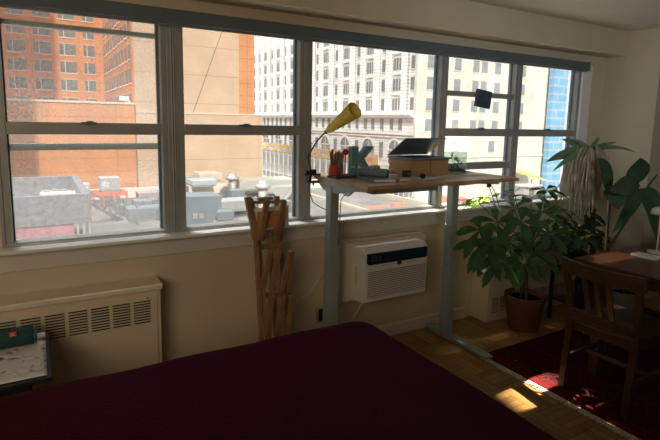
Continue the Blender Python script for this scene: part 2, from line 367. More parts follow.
# ------------------------------------------------------------------ standing desk
DZ = 1.22
dk = W('standing_desk', 'tall standing desk with wooden top and grey telescopic legs in front of the window', 'desk', (2.1, 2.47, 0))
top = MB(); top.box(1.505, 2.70, 2.165, 2.775, DZ-.024, DZ)
dk.part('desktop', top, deskm, bevel=.003)
for i, x in enumerate((1.535, 2.53)):
    c = MB(); c.box(x-.030, x+.030, 2.555, 2.615, .80, DZ-.05)
    l = dk.part('leg', c, legm, bevel=.004)
    c = MB(); c.box(x-.0325, x+.0325, 2.5525, 2.6175, .50, .85); dk.sub(l, 'middle_stage', c, legm, bevel=.004)
    c = MB(); c.box(x-.035, x+.035, 2.55, 2.62, .035, .545); dk.sub(l, 'lower_stage', c, legm, bevel=.004)
    c = MB(); c.prism([(2.165,0.012),(2.19,.006),(2.74,.006),(2.765,.012),(2.765,.034),(2.66,.042),(2.50,.042),(2.165,.024)], lambda y,z: Vector((x-.036,y,z)), lambda y,z: Vector((x+.036,y,z)))
    dk.part('foot', c, legm, bevel=.003)
    for yy in (2.20, 2.73): dk.part('foot_pad', MB().lathe([(.018,0),(.018,.008)], (x, yy, 0), 10), blackp)
    c = MB(); c.prism([(2.19,DZ-.025),(2.19,DZ-.038),(2.36,DZ-.055),(2.50,DZ-.085),(2.66,DZ-.085),(2.74,DZ-.038),(2.74,DZ-.025)], lambda y,z: Vector((x-.012 if i else x-.02,y,z)), lambda y,z: Vector((x+.012,y,z)))
    dk.part('bracket', c, legm, bevel=.002)
c = MB(); c.box(1.56, 2.50, 2.53, 2.57, DZ-.07, DZ-.03); dk.part('crossbar', c, legm, bevel=.002)
c = MB(); c.box(1.66, 2.16, 2.34, 2.42, DZ-.078, DZ-.025); dk.part('cable_tray', c, M('tray_grey', (.33,.36,.36), .5), bevel=.006)
c = MB()
for k in range(4):
    a0 = at(343+k*1.5, 194-k, Y=2.42)
    c.tube([a0+Vector((0,0,.0)), a0+Vector((.02,0,.022)), a0+Vector((.055,.01,.02)), a0+Vector((.07,.01,-.004+k*.004)), a0+Vector((.035,0,-.014)), a0+Vector((.005,0,-.006))], .003, 6)
tag(c.build('cable_bundle', blackp, smooth=True), 'tangled black cables tucked beside the tray under the left of the desk', 'cable')
c = MB(); c.tube([at(346,193,Y=2.45), at(341,200,Y=2.47), at(340,215,Y=2.5), at(339.5,232,Y=2.52), at(338.5,245,Y=2.54)], .003, 6)
tag(c.build('hanging_cable', M('mauve_cable', (.2,.12,.12), .5), smooth=True), 'thin dark cable hanging down beside the left desk leg', 'cable')
c = MB(); c.tube([at(309,182,Y=2.76), at(309.5,192,Y=2.76), at(313,202,Y=2.74), at(320,207,Y=2.7), at(327,210,Y=2.64)], .003, 6)
tag(c.build('lamp_cord', blackp, smooth=True), 'black lamp cord curving below the clamp lamp to the left desk leg', 'cord')
c = MB(); p0 = at(488,183,Y=2.4)
c.tube([Vector((2.62,2.3,DZ-.03)), p0+Vector((0,0,0)), at(491,192,Y=2.38), at(495,204,Y=2.37), at(498,214,Y=2.36)], .0025, 6)
c.tube([Vector((2.64,2.3,DZ-.03)), p0+Vector((.02,0,0)), at(495,192,Y=2.38), at(499,206,Y=2.37)], .0025, 6)
c.box(p0.x, p0.x+.02, p0.y-.01, p0.y+.01, p0.z-.03, p0.z+.01)
tag(c.build('desk_switch_cable', blackp), 'black control cable dangling from the right end of the desk above the plant', 'cable')

# ------------------------------------------------------------------ things on the desk
yel = M('yellow_enamel', (.80,.62,.09), .4, var=.06)
lp = W('clamp_lamp', 'yellow cone shade lamp on a black gooseneck clamped to the desk corner', 'lamp', (1.49, 2.74, DZ))
cl = MB(); cl.box(1.442, 1.52, 2.71, 2.755, DZ-.045, DZ-.033); cl.box(1.442, 1.49, 2.71, 2.755, DZ+.002, DZ+.04); cl.box(1.442, 1.46, 2.715, 2.75, DZ-.04, DZ+.03); cl.box(1.5, 1.525, 2.715, 2.75, DZ+.002, DZ+.014); cl.box(1.415, 1.455, 2.728, 2.738, DZ+.005, DZ+.011); cl.tube([(1.48,2.73,DZ-.06),(1.48,2.73,DZ-.03)], .006, 8)
lp.part('clamp', cl, blackp)
nk = [Vector((1.465,2.735,DZ+.038)), at(308,158,Y=2.73), at(311,151,Y=2.72), at(317,141,Y=2.69), at(323,134.5,Y=2.66), at(328,130.5,Y=2.63)]
lp.part('gooseneck', MB().tube(nk, .005, 8), blackp, smooth=True)
a = at(327.5,131,Y=2.635); b = at(355,110,Y=2.42); ax = (b-a); Ls = ax.length; q = ax.to_track_quat('Z','Y').to_matrix()
lp.part('shade', MB().lathe([(.010,0),(.018,.004),(.024,.03),(.050,Ls),(.047,Ls),(.020,.02),(.0,.012)], a, 28, q), yel, smooth=True)
lp.part('bulb', MB().lathe([(.0,.02),(.012,.03),(.012,.07),(.022,.12),(.018,.145),(0,.155)], a, 14, q), M('bulb_glass', (.8,.78,.7), .3), smooth=True)
lp.part('socket_cap', MB().lathe([(.006,-.02),(.013,-.018),(.013,.005)], a, 14, q), M('grey_cap', (.1,.13,.13), .4))
def onDesk(x, y): return at(x, y, Z=DZ)
# pencil cup
p = Vector((1.57, 2.63, DZ))
cup = W('pencil_cup', 'orange red cup holding brown pencils and brushes near the lamp clamp', 'cup', p)
cup.part('cup', MB().lathe([(.026,0),(.036,.01),(.034,.05),(.030,.075),(.028,.075),(.030,.01),(0,.008)], p, 20), M('red_cup', (.48,.06,.03), .5, var=.2), smooth=True)
for i in range(9):
    an = i*.7; a0 = p+Vector((math.cos(an)*.012, math.sin(an)*.012, .012)); a1 = p+Vector((math.cos(an)*.028, math.sin(an)*.028, .145+.012*(i%3)))
    pc = MB().tube([a0, a1], .0038, 6); tag(pc.build('pencil', M('pencil_brown', (.16,.09,.05), .6)), 'brown pencil or brush standing in the orange red cup', 'pencil', 'pencils in the cup')
p = Vector((1.585, 2.60, DZ))
# black notebook tray
nb = MB().box(-.11, .11, -.05, .05, 0, .012, Matrix.Translation((1.625, 2.575, DZ)) @ Matrix.Rotation(R(5), 4, 'Z')); tag(nb.build('notebook', blackp, bevel=.002), 'flat black notebook under the red scissors at the left end of the desk', 'notebook')
sc_ = W('scissors', 'scissors with red handles lying at the foot of the orange cup', 'scissors', (1.63, 2.56, DZ+.013))
for s in (-1, 1):
    ring = [Vector((1.60+s*.014+math.cos(t)*.012, 2.545+math.sin(t)*.018, DZ+.020)) for t in [k*math.pi/5 for k in range(11)]]
    sc_.part('handle', MB().tube(ring, .0045, 6), M('red_handle', (.45,.03,.04), .4), smooth=True)
    sc_.part('blade', MB().bar((1.60+s*.01,2.562,DZ+.019),(1.61-s*.004,2.615,DZ+.019), .01, .003), M('steel', (.6,.6,.6), .3, .9))
# tall beige clay tool, ball on stick, bottle
p = Vector((1.655, 2.70, DZ)); tl = MB().lathe([(.022,0),(.024,.03),(.020,.09),(.026,.13),(.022,.145),(0,.148)], p, 14); tag(tl.build('wooden_brush_pot', M('pale_wood', (.40,.31,.24), .6, var=.2), smooth=True), 'pale brown turned wooden pot behind the red ball pin', 'pot')
p = Vector((1.630, 2.60, DZ)); bp = W('ball_pin', 'round red ball on a thin stick standing on a small disc beside the pencils', 'ornament', p)
bp.part('stick', MB().tube([p+Vector((0,0,.005)), p+Vector((0,0,.14))], .004, 8), M('red_stick', (.30,.05,.04), .5)); bp.part('ball', MB().lathe([(0,.132),(.013,.136),(.021,.150),(.021,.158),(.013,.171),(0,.175)], p, 16), M('red_ball', (.50,.03,.04), .4), smooth=True); bp.part('base', MB().lathe([(.02,0),(.02,.006)], p, 14), M('red_stick', (.3,.05,.04)))
p = Vector((1.625, 2.50, DZ)); bt = W('glass_bottle', 'small clear glass bottle standing left of the letter K', 'bottle', p)
bt.part('glass', MB().lathe([(.022,0),(.023,.035),(.012,.05),(.009,.058),(.009,.066)], p, 16), glass_obj, smooth=True); bt.part('stopper', MB().lathe([(.011,.066),(.011,.076)], p, 12), M('cork', (.5,.45,.35)))
# letter K
kx, ky, kz = 1.705, 2.64, DZ
kw = W('letter_ornament', 'large teal green letter K standing on the desk', 'letter', (kx+.08, ky, kz))
def kpt(d): return lambda x, z: Vector((kx+x*.168, ky+d, kz+z*.185))
kp = [[(0,0),(.30,0),(.30,1),(0,1)], [(.30,.34),(.30,.62),(.70,1),(1.02,1),(.52,.52)], [(.40,.45),(.56,.58),(1.02,0),(.70,0)]]
km = MB()
for j, poly in enumerate(kp): km.prism(poly, kpt(-.0-.0005*j), kpt(.045+.0005*j))
kw.part('letter_k', km, M('teal_paint', (.13,.32,.29), .5, var=.1), bevel=.0015)
# crumpled bag / dome
p = Vector((1.83, 2.56, DZ)); dm = MB()
for i in range(3): dm.lathe([(.040-.008*i,0),(.048-.009*i,.02),(.034-.006*i,.05),(.014,.068),(.0,.072)], p+Vector((i*.03-.03, i*.012, 0)), 7+i)
tag(dm.build('plastic_bag', M('clear_plastic', (.42,.45,.44), .3, var=.3, scale=30), smooth=False), 'crumpled clear plastic bag in front of the letter K', 'bag')
# trinkets
tm = [M('shell_cream', (.62,.52,.44), .6, var=.2), M('trinket_brown', (.25,.13,.1), .6), M('trinket_pink', (.5,.32,.3), .6)]
for i in range(11):
    x = 1.90+.022*(i%6)+random.uniform(-.004,.004); y = 2.62+.035*(i//6)+random.uniform(-.008,.008); r = random.uniform(.010,.016)
    t = MB().lathe([(0,0),(r*.8,.002),(r,r*.9),(r*.55,r*1.9),(0,r*2.3)], (x,y,DZ), 8); tag(t.build('pebble', tm[i%3], smooth=True), 'small cream, brown or pink pebble in the row right of the letter K', 'pebble', 'pebbles beside the letter')
# sketchbooks and books
slate = M('slate_cover', (.16,.21,.23), .5)
def book(name, c, sx, sy, h, rz, cover, label, cat='book', tilt=0):
    T = Matrix.Translation(c) @ Matrix.Rotation(rz, 4, 'Z') @ Matrix.Rotation(tilt, 4, 'X')
    o = thing(name, label, cat, c); OO = Vector(c)
    b1 = MB(); b1.box(-sx, sx, -sy, sy, 0, .003, T); b1.box(-sx, sx, -sy, sy, h-.003, h, T); b1.box(-sx, -sx+.004, -sy, sy, 0, h, T); b1.build('cover', cover, o, origin=OO)
    MB().box(-sx+.004, sx-.003, -sy+.003, sy-.003, .003, h-.003, T).build('pages', paper, o, origin=OO)
book('sketchbook', (1.71, 2.385, DZ), .075, .115, .020, R(-8), slate, 'lower slate grey sketchbook under the rolled case near the desk front')
book('paperback', (1.835, 2.36, DZ), .05, .085, .018, R(4), M('tan_cover', (.38,.26,.16), .6), 'tan paperback lying right of the slate grey sketchbooks')
rl = W('rolled_case', 'rolled slate grey case lying across the sketchbook', 'case', (1.72, 2.42, DZ+.02))
rl.part('case', MB().tube([(1.665,2.50,DZ+.045),(1.69,2.45,DZ+.045),(1.755,2.33,DZ+.045)], [.022,.025,.025], 14), slate, smooth=True)
rl.part('strap', MB().tube([(1.705,2.425,DZ+.045),(1.713,2.411,DZ+.045)], .0262, 14), M('strap', (.3,.34,.35)), smooth=True)
p = Vector((1.90,2.50,DZ)); fb = MB().box(-.045,.045,-.03,.03,0,.016, Matrix.Translation(p) @ Matrix.Rotation(R(12),4,'Z')); tag(fb.build('paper_stack', paper, bevel=.002), 'small stack of pale paper slips behind the paperback', 'paper')
# black box, tape
p = Vector((1.985, 2.44, DZ)); cm = W('desk_camera', 'small black box camera in front of the wooden box', 'camera', p)
cm.part('body', MB().box(p.x-.024,p.x+.024,p.y-.018,p.y+.018,DZ,DZ+.044), blackp, bevel=.004); cm.part('lens', MB().lathe([(.012,0),(.012,.008),(.007,.008)], p+Vector((0,-.018,.024)), 14, Matrix.Rotation(R(90),3,'X')), M('lens', (.1,.12,.13), .1))
p = Vector((2.0, 2.335, DZ)); tp_ = W('tape_dispenser', 'small dark tape dispenser lying near the front edge of the desk', 'tape', p)
tp_.part('body', MB().bar(p+Vector((-.05,.03,.007)), p+Vector((.015,-.002,.007)), .02, .012), M('tape_grey', (.35,.35,.33), .5)); tp_.part('reel', MB().lathe([(.014,-.008),(.018,-.008),(.018,.008),(.014,.008)], p+Vector((.02,-.003,.018)), 14, Matrix.Rotation(R(90),3,'X')), blackp)
for (c, sx, sy, rz, lab) in (((2.10,2.37,DZ),.105,.06,8,'loose white sheet of paper in front of the wooden box'), ((2.52,2.40,DZ),.075,.055,-5,'white sheet of paper on the right end of the desk'), ((2.28,2.42,DZ),.12,.035,-3,'long white sheet of paper partly under the front of the wooden box')):
    T = Matrix.Translation(c) @ Matrix.Rotation(R(rz),4,'Z'); tag(MB().box(-sx,sx,-sy,sy,.0005,.002,T).build('paper_sheet', paper), lab, 'paper')
book('magazine', (2.56, 2.62, DZ), .09, .07, .008, R(5), M('pink_cover', (.5,.35,.34), .5), 'thin pinkish magazine behind the white sheet at the right end of the desk', 'magazine')
# wooden box with laptop
bx = W('wooden_box', 'plain wooden box used as a laptop riser on the desk', 'box', (2.24, 2.60, DZ))
X0, X1, Y0, Y1 = 2.055, 2.385, 2.495, 2.715; H = .095
c = MB(); c.box(X0,X1,Y0,Y0+.01,DZ,DZ+H); c.box(X0,X1,Y1-.01,Y1,DZ,DZ+H); c.box(X0,X0+.01,Y0+.01,Y1-.01,DZ,DZ+H); c.box(X1-.01,X1,Y0+.01,Y1-.01,DZ,DZ+H); c.box(X0+.01,X1-.01,Y0+.01,Y1-.01,DZ,DZ+.008)
bx.part('sides', c, M('box_ply', (.42,.24,.11), .5, var=.1)); bx.part('lid', MB().box(X0-.002,X1+.002,Y0-.002,Y1+.002,DZ+H,DZ+H+.008), M('box_lid', (.25,.16,.09), .5))
bx.part('seam', MB().box(2.227,2.2295,Y0-.001,Y0,DZ,DZ+H), dark)
lz = DZ+H+.009
lt = W('laptop', 'dark grey half-closed laptop resting on the wooden box', 'laptop', (2.24, 2.6, lz))
lt.part('base', MB().box(2.05,2.40,2.485,2.735,lz,lz+.012), M('laptop_grey', (.17,.22,.24), .4, .3), bevel=.003)
lt.part('keyboard', MB().box(2.08,2.37,2.57,2.70,lz+.012,lz+.014), blackp)
T = Matrix.Translation((0, 2.732, lz+.014)) @ Matrix.Rotation(R(-32), 4, 'X')
lt.part('screen_lid', MB().box(2.05,2.40,-.225,0,0,.007,T), M('laptop_lid', (.22,.30,.33), .35, .3), bevel=.002)
# glass terrarium
p = Vector((2.545, 2.595, DZ)); tr = W('glass_vase', 'square glass vase full of dark dried plants at the right of the laptop', 'vase', p)
c = MB(); t_ = .004
for s in (-1,1): c.box(p.x-.065,p.x+.065,p.y+s*.045-t_/2,p.y+s*.045+t_/2,DZ,DZ+.145); c.box(p.x+s*.065-t_/2,p.x+s*.065+t_/2,p.y-.045,p.y+.045,DZ,DZ+.145)
c.box(p.x-.065,p.x+.065,p.y-.045,p.y+.045,DZ,DZ+.006)
tr.part('glass', c, glass_obj)
c = MB()
for i in range(60):
    a0 = p+Vector((random.uniform(-.05,.05),random.uniform(-.03,.03),random.uniform(.01,.10))); c.leaf(a0, (random.uniform(-1,1),random.uniform(-1,1),random.uniform(.2,1.5)), random.uniform(.03,.06), .012, .2, n=3)
c.box(p.x-.058,p.x+.058,p.y-.038,p.y+.038,DZ+.007,DZ+.03)
tr.part('dried_plants', c, M('dark_dried', (.07,.09,.08), .8, var=.5, scale=40))

# square thing hanging on the window rail
hg = MB(); cc = at(483.2, 99, Y=2.775); T = Matrix.Translation(cc) @ Matrix.Rotation(R(7),4,'Y'); hg.box(-.078,.078,-.012,.012,-.066,.066,T)
hw = W('hanging_tile', 'dark square tile hanging crookedly on the upper window rail', 'ornament', cc)
hw.part('tile', hg, M('dark_tile', (.06,.09,.12), .5, var=.3, scale=25), bevel=.004)
hw.part('hook', MB().tube([cc+Vector((0,.014,.03)), cc+Vector((0,.03,.06))], .002, 6), blackp)

# ------------------------------------------------------------------ wooden rack leaning at the wall
rk = W('wooden_rack', 'tall wooden peg rack with three tiers of upright slats leaning by the window', 'rack', (1.14, 2.60, 0))
def rp(x, y, Y): return at(x, y, Y=Y)
rk.part('side_rail', MB().bar(rp(247.5,197,2.66), rp(256,240,2.62), .03, .034, up=(1,0,0)).bar(rp(255,222,2.63), Vector((1.055,2.50,.01)), .03, .022, up=(1,0,0)), rackm, bevel=.002)
for (a, b) in (((258,236,2.66),(264,300,2.57)), ((269,232,2.68),(274,300,2.58)), ((279,228,2.68),(286,300,2.58))):
    p1 = rp(*a); p2 = rp(*b); d = (p2-p1); e = p1 + d*((p1.z-.01)/(p1.z-p2.z))
    rk.part('slat', MB().bar(p1, e, 0.022, .026, up=(1,0,0)), rackm, bevel=.002)
for (a, b, Y0, Y1) in (((260,240),(267,200),2.60,2.54), ((277,240),(284,200),2.60,2.54), ((263,240),(250,199),2.68,2.70), ((275,236),(277,196),2.7,2.72),
                   ((263,288),(270,251),2.57,2.51), ((271,290),(279,251),2.57,2.51), ((288,292),(291,251),2.57,2.52), ((281,292),(291,252),2.56,2.51),
                   ((268,345),(271,297),2.53,2.48), ((276,345),(283,297),2.53,2.48), ((287,345),(292,297),2.54,2.48)):
    rk.part('peg', MB().bar(rp(*a, Y0), rp(*b, Y1), .022, .030, up=(1,0,0)), rackm, bevel=.002)
for (x0, x1, y0, y1, Y) in ((250,284,199,206,2.715), (258,272,196,202,2.73)):
    rk.part('crossbar', MB().bar(rp(x0,(y0+y1)/2,Y), rp(x1,(y0+y1)/2-1,Y), .035, .016, up=(0,0,1)), rackm, bevel=.002)
for (xa, ya, xb, yb, Y) in ((258,247,284,244,2.655),(262,296,290,292,2.6)):
    rk.part('crossbar', MB().bar(rp(xa,ya,Y), rp(xb,yb,Y), .018, .03, up=(0,0,1)), rackm, bevel=.002)
def sheet(name, quad, m, lab, cat, th=.004):
    q = [Vector(v) for v in quad]; n = (q[1]-q[0]).cross(q[3]-q[0]).normalized()*th
    return tag(MB().add(q+[v+n for v in q], [(0,3,2,1),(4,5,6,7),(0,1,5,4),(1,2,6,5),(2,3,7,6),(3,0,4,7)]).build(name, m), lab, cat)
sheet('envelope', [at(250,229,Y=2.635), at(288.5,227,Y=2.635), at(288,205,Y=2.65), at(250,209,Y=2.65)], paper, 'white envelope in the top tier of the wooden rack, behind the kraft one', 'envelope', .006)
sheet('envelope', [at(257,229,Y=2.615), at(284,227,Y=2.615), at(284,210,Y=2.63), at(257,212,Y=2.63)], M('kraft_paper', (.50,.24,.08), .8), 'small orange brown kraft envelope in the top tier of the wooden rack', 'envelope')

# ------------------------------------------------------------------ side table with speaker
st = W('side_table', 'small black side table at the left with a crumpled silver paper top', 'side table', (-.25, 2.34, 0))
st.part('tabletop', MB().box(-.55, 0, 2.115, 2.60, .53, .55), blackp, bevel=.003)
for x in (-.50, -.10):
    for y in (2.16, 2.53): st.part('leg', MB().box(x-.02,x+.02,y-.02,y+.02,0,.53), blackp)
st.part('apron', MB().box(-.48,-.12,2.15,2.165,.48,.53), blackp)
def foil():
    m = bpy.data.materials.new('crumpled_paper'); m.use_nodes = True; nt = m.node_tree; b = nt.nodes['Principled BSDF']; L = nt.links.new
    tc = nt.nodes.new('ShaderNodeNewGeometry'); v = nt.nodes.new('ShaderNodeTexNoise'); v.inputs['Scale'].default_value = 14; v.inputs['Detail'].default_value = 6; v.inputs['Distortion'].default_value = 1.5; L(tc.outputs['Position'], v.inputs['Vector'])
    cr = nt.nodes.new('ShaderNodeValToRGB'); e = cr.color_ramp.elements; e[0].position = .34; e[0].color = (.16,.14,.15,1); e[1].position = .44; e[1].color = (.85,.81,.79,1); L(v.outputs['Fac'], cr.inputs[0]); L(cr.outputs[0], b.inputs['Base Color'])
    bp = nt.nodes.new('ShaderNodeBump'); bp.inputs['Strength'].default_value = .6; bp.inputs['Distance'].default_value = .02; L(v.outputs['Fac'], bp.inputs['Height']); L(bp.outputs[0], b.inputs['Normal']); b.inputs['Roughness'].default_value = .35
    return m
fo = foil(); c = MB(); nx, ny = 22, 20
vs = []; fs = []
for j in range(ny+1):
    for i in range(nx+1): vs.append(Vector((-.545+.53*i/nx, 2.13+.46*j/ny, .5515+random.uniform(0,.003))))
for j in range(ny):
    for i in range(nx): a = j*(nx+1)+i; fs.append((a,a+1,a+nx+2,a+nx+1))
c.add(vs, fs)
tag(c.build('paper_cover', fo, smooth=True, solid=-.001), 'crumpled silvery white paper spread over the black side table', 'paper')
sp = W('portable_speaker', 'teal cylindrical portable speaker with a red badge on the side table', 'speaker', (-.19, 2.50, .555))
Tx = Matrix.Rotation(R(90), 3, 'Y')
sz = .555+.041
teal = M('teal_mesh', (.012,.07,.075), .6, var=.15, scale=80, bump=.3, bscale=300)
sp.part('body', MB().lathe([(.036,0),(.041,.006),(.041,.289),(.036,.295)], (-.355,2.47,sz), 28, Tx), teal, smooth=True)
sp.part('end_cap', MB().lathe([(.034,0),(.034,.012),(.027,.014),(.025,.008),(0,.008)], (-.061,2.47,sz), 28, Tx), M('teal_cap', (.03,.12,.13), .4), smooth=True)
sp.part('end_cap', MB().lathe([(.027,-.01),(.034,-.008),(.034,0)], (-.355,2.47,sz), 28, Tx), M('teal_cap', (.03,.12,.13), .4), smooth=True)
bc = at(13,334.3, Y=2.43)
bdg = sp.part('badge', MB().box(bc.x-.014,bc.x+.014,2.426,2.437,bc.z-.009,bc.z+.009), M('red_badge', (.6,.03,.03), .4), bevel=.002)
text_mesh('badge_text', 'JBL', .013, Matrix.Translation(Vector((bc.x,2.4250,bc.z))-Vector((-.19,2.50,.555))) @ Matrix.Rotation(R(90),4,'X'), whitep, bdg, .0005)

# ------------------------------------------------------------------ bed
def velvet():
    m = bpy.data.materials.new('burgundy_plush'); m.use_nodes = True; nt = m.node_tree; b = nt.nodes['Principled BSDF']; L = nt.links.new
    g = nt.nodes.new('ShaderNodeNewGeometry'); n = nt.nodes.new('ShaderNodeTexNoise'); n.inputs['Scale'].default_value = 150; n.inputs['Detail'].default_value = 3; L(g.outputs['Position'], n.inputs['Vector'])
    n3 = nt.nodes.new('ShaderNodeTexNoise'); n3.inputs['Scale'].default_value = 6; n3.inputs['Detail'].default_value = 3; L(g.outputs['Position'], n3.inputs['Vector'])
    cr = nt.nodes.new('ShaderNodeValToRGB'); e = cr.color_ramp.elements; e[0].position = .3; e[0].color = (.010,.0003,.0025,1); e[1].position = .7; e[1].color = (.045,.001,.009,1); L(n.outputs['Fac'], cr.inputs[0])
    v = nt.nodes.new('ShaderNodeTexVoronoi'); v.inputs['Scale'].default_value = 38; L(g.outputs['Position'], v.inputs['Vector'])
    lt_ = nt.nodes.new('ShaderNodeMath'); lt_.operation = 'LESS_THAN'; lt_.inputs[1].default_value = .05; L(v.outputs['Distance'], lt_.inputs[0])
    mx = nt.nodes.new('ShaderNodeMix'); mx.data_type = 'RGBA'; L(lt_.outputs[0], mx.inputs[0]); L(cr.outputs[0], mx.inputs[6]); mx.inputs[7].default_value = (.22,.10,.12,1)
    L(mx.outputs[2], b.inputs['Base Color']); b.inputs['Roughness'].default_value = .85; b.inputs['Specular IOR Level'].default_value = .1
    b.inputs['Sheen Weight'].default_value = .22; b.inputs['Sheen Roughness'].default_value = .35; b.inputs['Sheen Tint'].default_value = (.6,.05,.15,1)
    bp = nt.nodes.new('ShaderNodeBump'); bp.inputs['Strength'].default_value = .7; bp.inputs['Distance'].default_value = .01; L(n.outputs['Fac'], bp.inputs['Height']); L(bp.outputs[0], b.inputs['Normal'])
    return m
bd = W('bed', 'wide bed covered by a plush burgundy bedspread in the foreground', 'bed', (.35, 1.15, 0))
BX0, BX1, BY0, BY1, BZ = -.75, 1.40, .35, 2.005, .585
vs = []; fs = []; nx, ny = 70, 56
def prof(t):  # t 0..1 from edge: returns (inset distance factor, drop)
    return t
hw_, hd = (BX1-BX0)/2, (BY1-BY0)/2; cx, cy_ = (BX0+BX1)/2, (BY0+BY1)/2
for j in range(ny+1):
    for i in range(nx+1):
        u = -1+2*i/nx; v = -1+2*j/ny
        # grid where the outer ring is the hanging skirt
        su = math.copysign(min(1, abs(u)/.86), u); sv = math.copysign(min(1, abs(v)/.86), v)
        ov = max(max(0, abs(u)-.86), max(0, abs(v)-.86))/.14
        x = su*hw_; y = sv*hd
        rc_ = .13; ax_ = abs(x)-(hw_-rc_); ay_ = abs(y)-(hd-rc_)
        if ax_ > 0 and ay_ > 0:
            l = max(ax_, ay_); hh = math.hypot(ax_, ay_); k = l/hh; ax_ *= k; ay_ *= k
            x = math.copysign(hw_-rc_+ax_, x); y = math.copysign(hd-rc_+ay_, y)
        ed = min(hw_-abs(x), hd-abs(y)) if not (abs(x) > hw_-rc_ and abs(y) > hd-rc_) else rc_-math.hypot(max(0,abs(x)-(hw_-rc_)), max(0,abs(y)-(hd-rc_)))
        ed = max(0, ed); rr = .05
        z = BZ - (rr - math.sqrt(max(0, rr*rr-(rr-min(ed, rr))**2)))
        z += .003*math.sin(x*5+1)*math.sin(y*4) + .003*math.sin(x*13+y*7)
        if ov > 0: z = BZ-rr-ov*.42; x *= 1+.02*ov*math.sin(y*14)*.5; y *= 1+.01*ov*math.sin(x*16)
        vs.append(Vector((cx+x, cy_+y, z)))
for j in range(ny):
    for i in range(nx): a = j*(nx+1)+i; fs.append((a,a+1,a+nx+2,a+nx+1))
bd.part('bedspread', MB().add(vs, fs), velvet(), smooth=True)
bd.part('mattress', MB().box(BX0+.06,BX1-.06,BY0+.06,BY1-.06,.30,.50), M('mattress', (.6,.58,.54), .9))
bd.part('bed_base', MB().box(BX0+.07,BX1-.07,BY0+.07,BY1-.07,.10,.298), wood_dark)
for x in (BX0+.12, BX1-.12):
    for y in (BY0+.12, BY1-.12): bd.part('leg', MB().box(x-.03,x+.03,y-.03,y+.03,0,.10), wood_dark)

# ------------------------------------------------------------------ rug
def rugmat():
    m = bpy.data.materials.new('persian_rug'); m.use_nodes = True; nt = m.node_tree; b = nt.nodes['Principled BSDF']; L = nt.links.new
    g = nt.nodes.new('ShaderNodeNewGeometry'); s = nt.nodes.new('ShaderNodeSeparateXYZ'); L(g.outputs['Position'], s.inputs[0])
    v = nt.nodes.new('ShaderNodeTexVoronoi'); v.inputs['Scale'].default_value = 15; v.distance = 'MANHATTAN'; L(g.outputs['Position'], v.inputs['Vector'])
    cr = nt.nodes.new('ShaderNodeValToRGB'); cr.color_ramp.interpolation = 'CONSTANT'; e = cr.color_ramp.elements
    e[0].color = (.42,.32,.24,1); e[1].position = .13; e[1].color = (.02,.02,.06,1)
    for p_, c_ in ((.22,(.085,.007,.010,1)), (.5,(.045,.005,.007,1)), (.75,(.12,.06,.045,1)), (.82,(.06,.006,.009,1))): q = e.new(p_); q.color = c_
    L(v.outputs['Distance'], cr.inputs[0])
    # border stripes measured from the fringed edge
    mth = nt.nodes.new('ShaderNodeMath'); mth.operation = 'SUBTRACT'; L(s.outputs['X'], mth.inputs[0]); mth.inputs[1].default_value = 2.535
    c2 = nt.nodes.new('ShaderNodeValToRGB'); c2.color_ramp.interpolation = 'CONSTANT'; e = c2.color_ramp.elements
    e[0].color = (1,1,1,1); e[1].position = .05; e[1].color = (0,0,0,1)
    for p_, c_ in ((.075,(1,1,1,1)), (.10,(0,0,0,1)), (.38,(1,1,1,1)), (.41,(0,0,0,1))): q = e.new(p_); q.color = c_
    L(mth.outputs[0], c2.inputs[0])
    mx = nt.nodes.new('ShaderNodeMix'); mx.data_type = 'RGBA'; L(c2.outputs[0], mx.inputs[0]); L(cr.outputs[0], mx.inputs[6]); mx.inputs[7].default_value = (.12,.006,.010,1)
    L(mx.outputs[2], b.inputs['Base Color']); b.inputs['Roughness'].default_value = .95; b.inputs['Specular IOR Level'].default_value = .1
    return m
rg = W('rug', 'dark red patterned rug with cream fringe under the chair and dining table', 'rug', (3.5, 1.2, 0))
rg.part('pile', MB().box(2.535, 4.5, -.6, 2.235, .001, .012), rugmat(), bevel=.002)
fr = MB()
y = -.6
while y < 2.23:
    fr.bar((2.537, y, .006), (2.537-random.uniform(.035,.05), y+random.uniform(-.006,.006), .003), .007, .004); y += .0085
rg.part('fringe', fr, M('cream_fringe', (.62,.57,.45), .9))

# ------------------------------------------------------------------ dining table
tb = W('dining_table', 'dark mahogany dining table at the right edge behind the wooden chair', 'table', (3.5, 1.2, 0))
tb.part('tabletop', MB().box(2.855, 4.45, .75, 1.835, .727, .75), table_m, bevel=.004)
tb.part('apron', MB().box(2.93, 4.37, .83, 1.76, .65, .727), wood_dark)
for x in (2.97, 4.33):
    for y in (.88, 1.71): tb.part('leg', MB().box(x-.03,x+.03,y-.03,y+.03,.0125,.65), wood_dark, bevel=.003)
p = Vector((3.47, 1.665, .75)); dl = W('table_lamp', 'small cordless table lamp with white dome shade on the dining table', 'lamp', p)
cream = M('cream_metal', (.72,.66,.54), .35, var=.03)
dl.part('base', MB().lathe([(.055,0),(.055,.008),(.02,.012)], p, 28), cream); dl.part('pole', MB().tube([p+Vector((0,0,.01)), p+Vector((0,0,.27))], .006, 10), cream, smooth=True)
dl.part('shade', MB().lathe([(.060,.255),(.052,.285),(.038,.298),(0,.300)], p, 28), cream, smooth=True)
T = Matrix.Translation((3.29,1.635,.75)) @ Matrix.Rotation(R(5),4,'Z'); tag(MB().box(-.05,.05,-.075,.075,0,.012,T).build('white_booklet', paper, bevel=.001), 'small white booklet on the table beside the dome lamp', 'booklet')

# ------------------------------------------------------------------ chair
ch = thing('dining_chair', 'dark wooden chair with curved top rail and slatted back on the rug', 'chair', (2.625, 1.505, .012))
def cb_(name, f, **k): mb = MB(); f(mb); return mb.build(name, wood_dark, ch, **k)
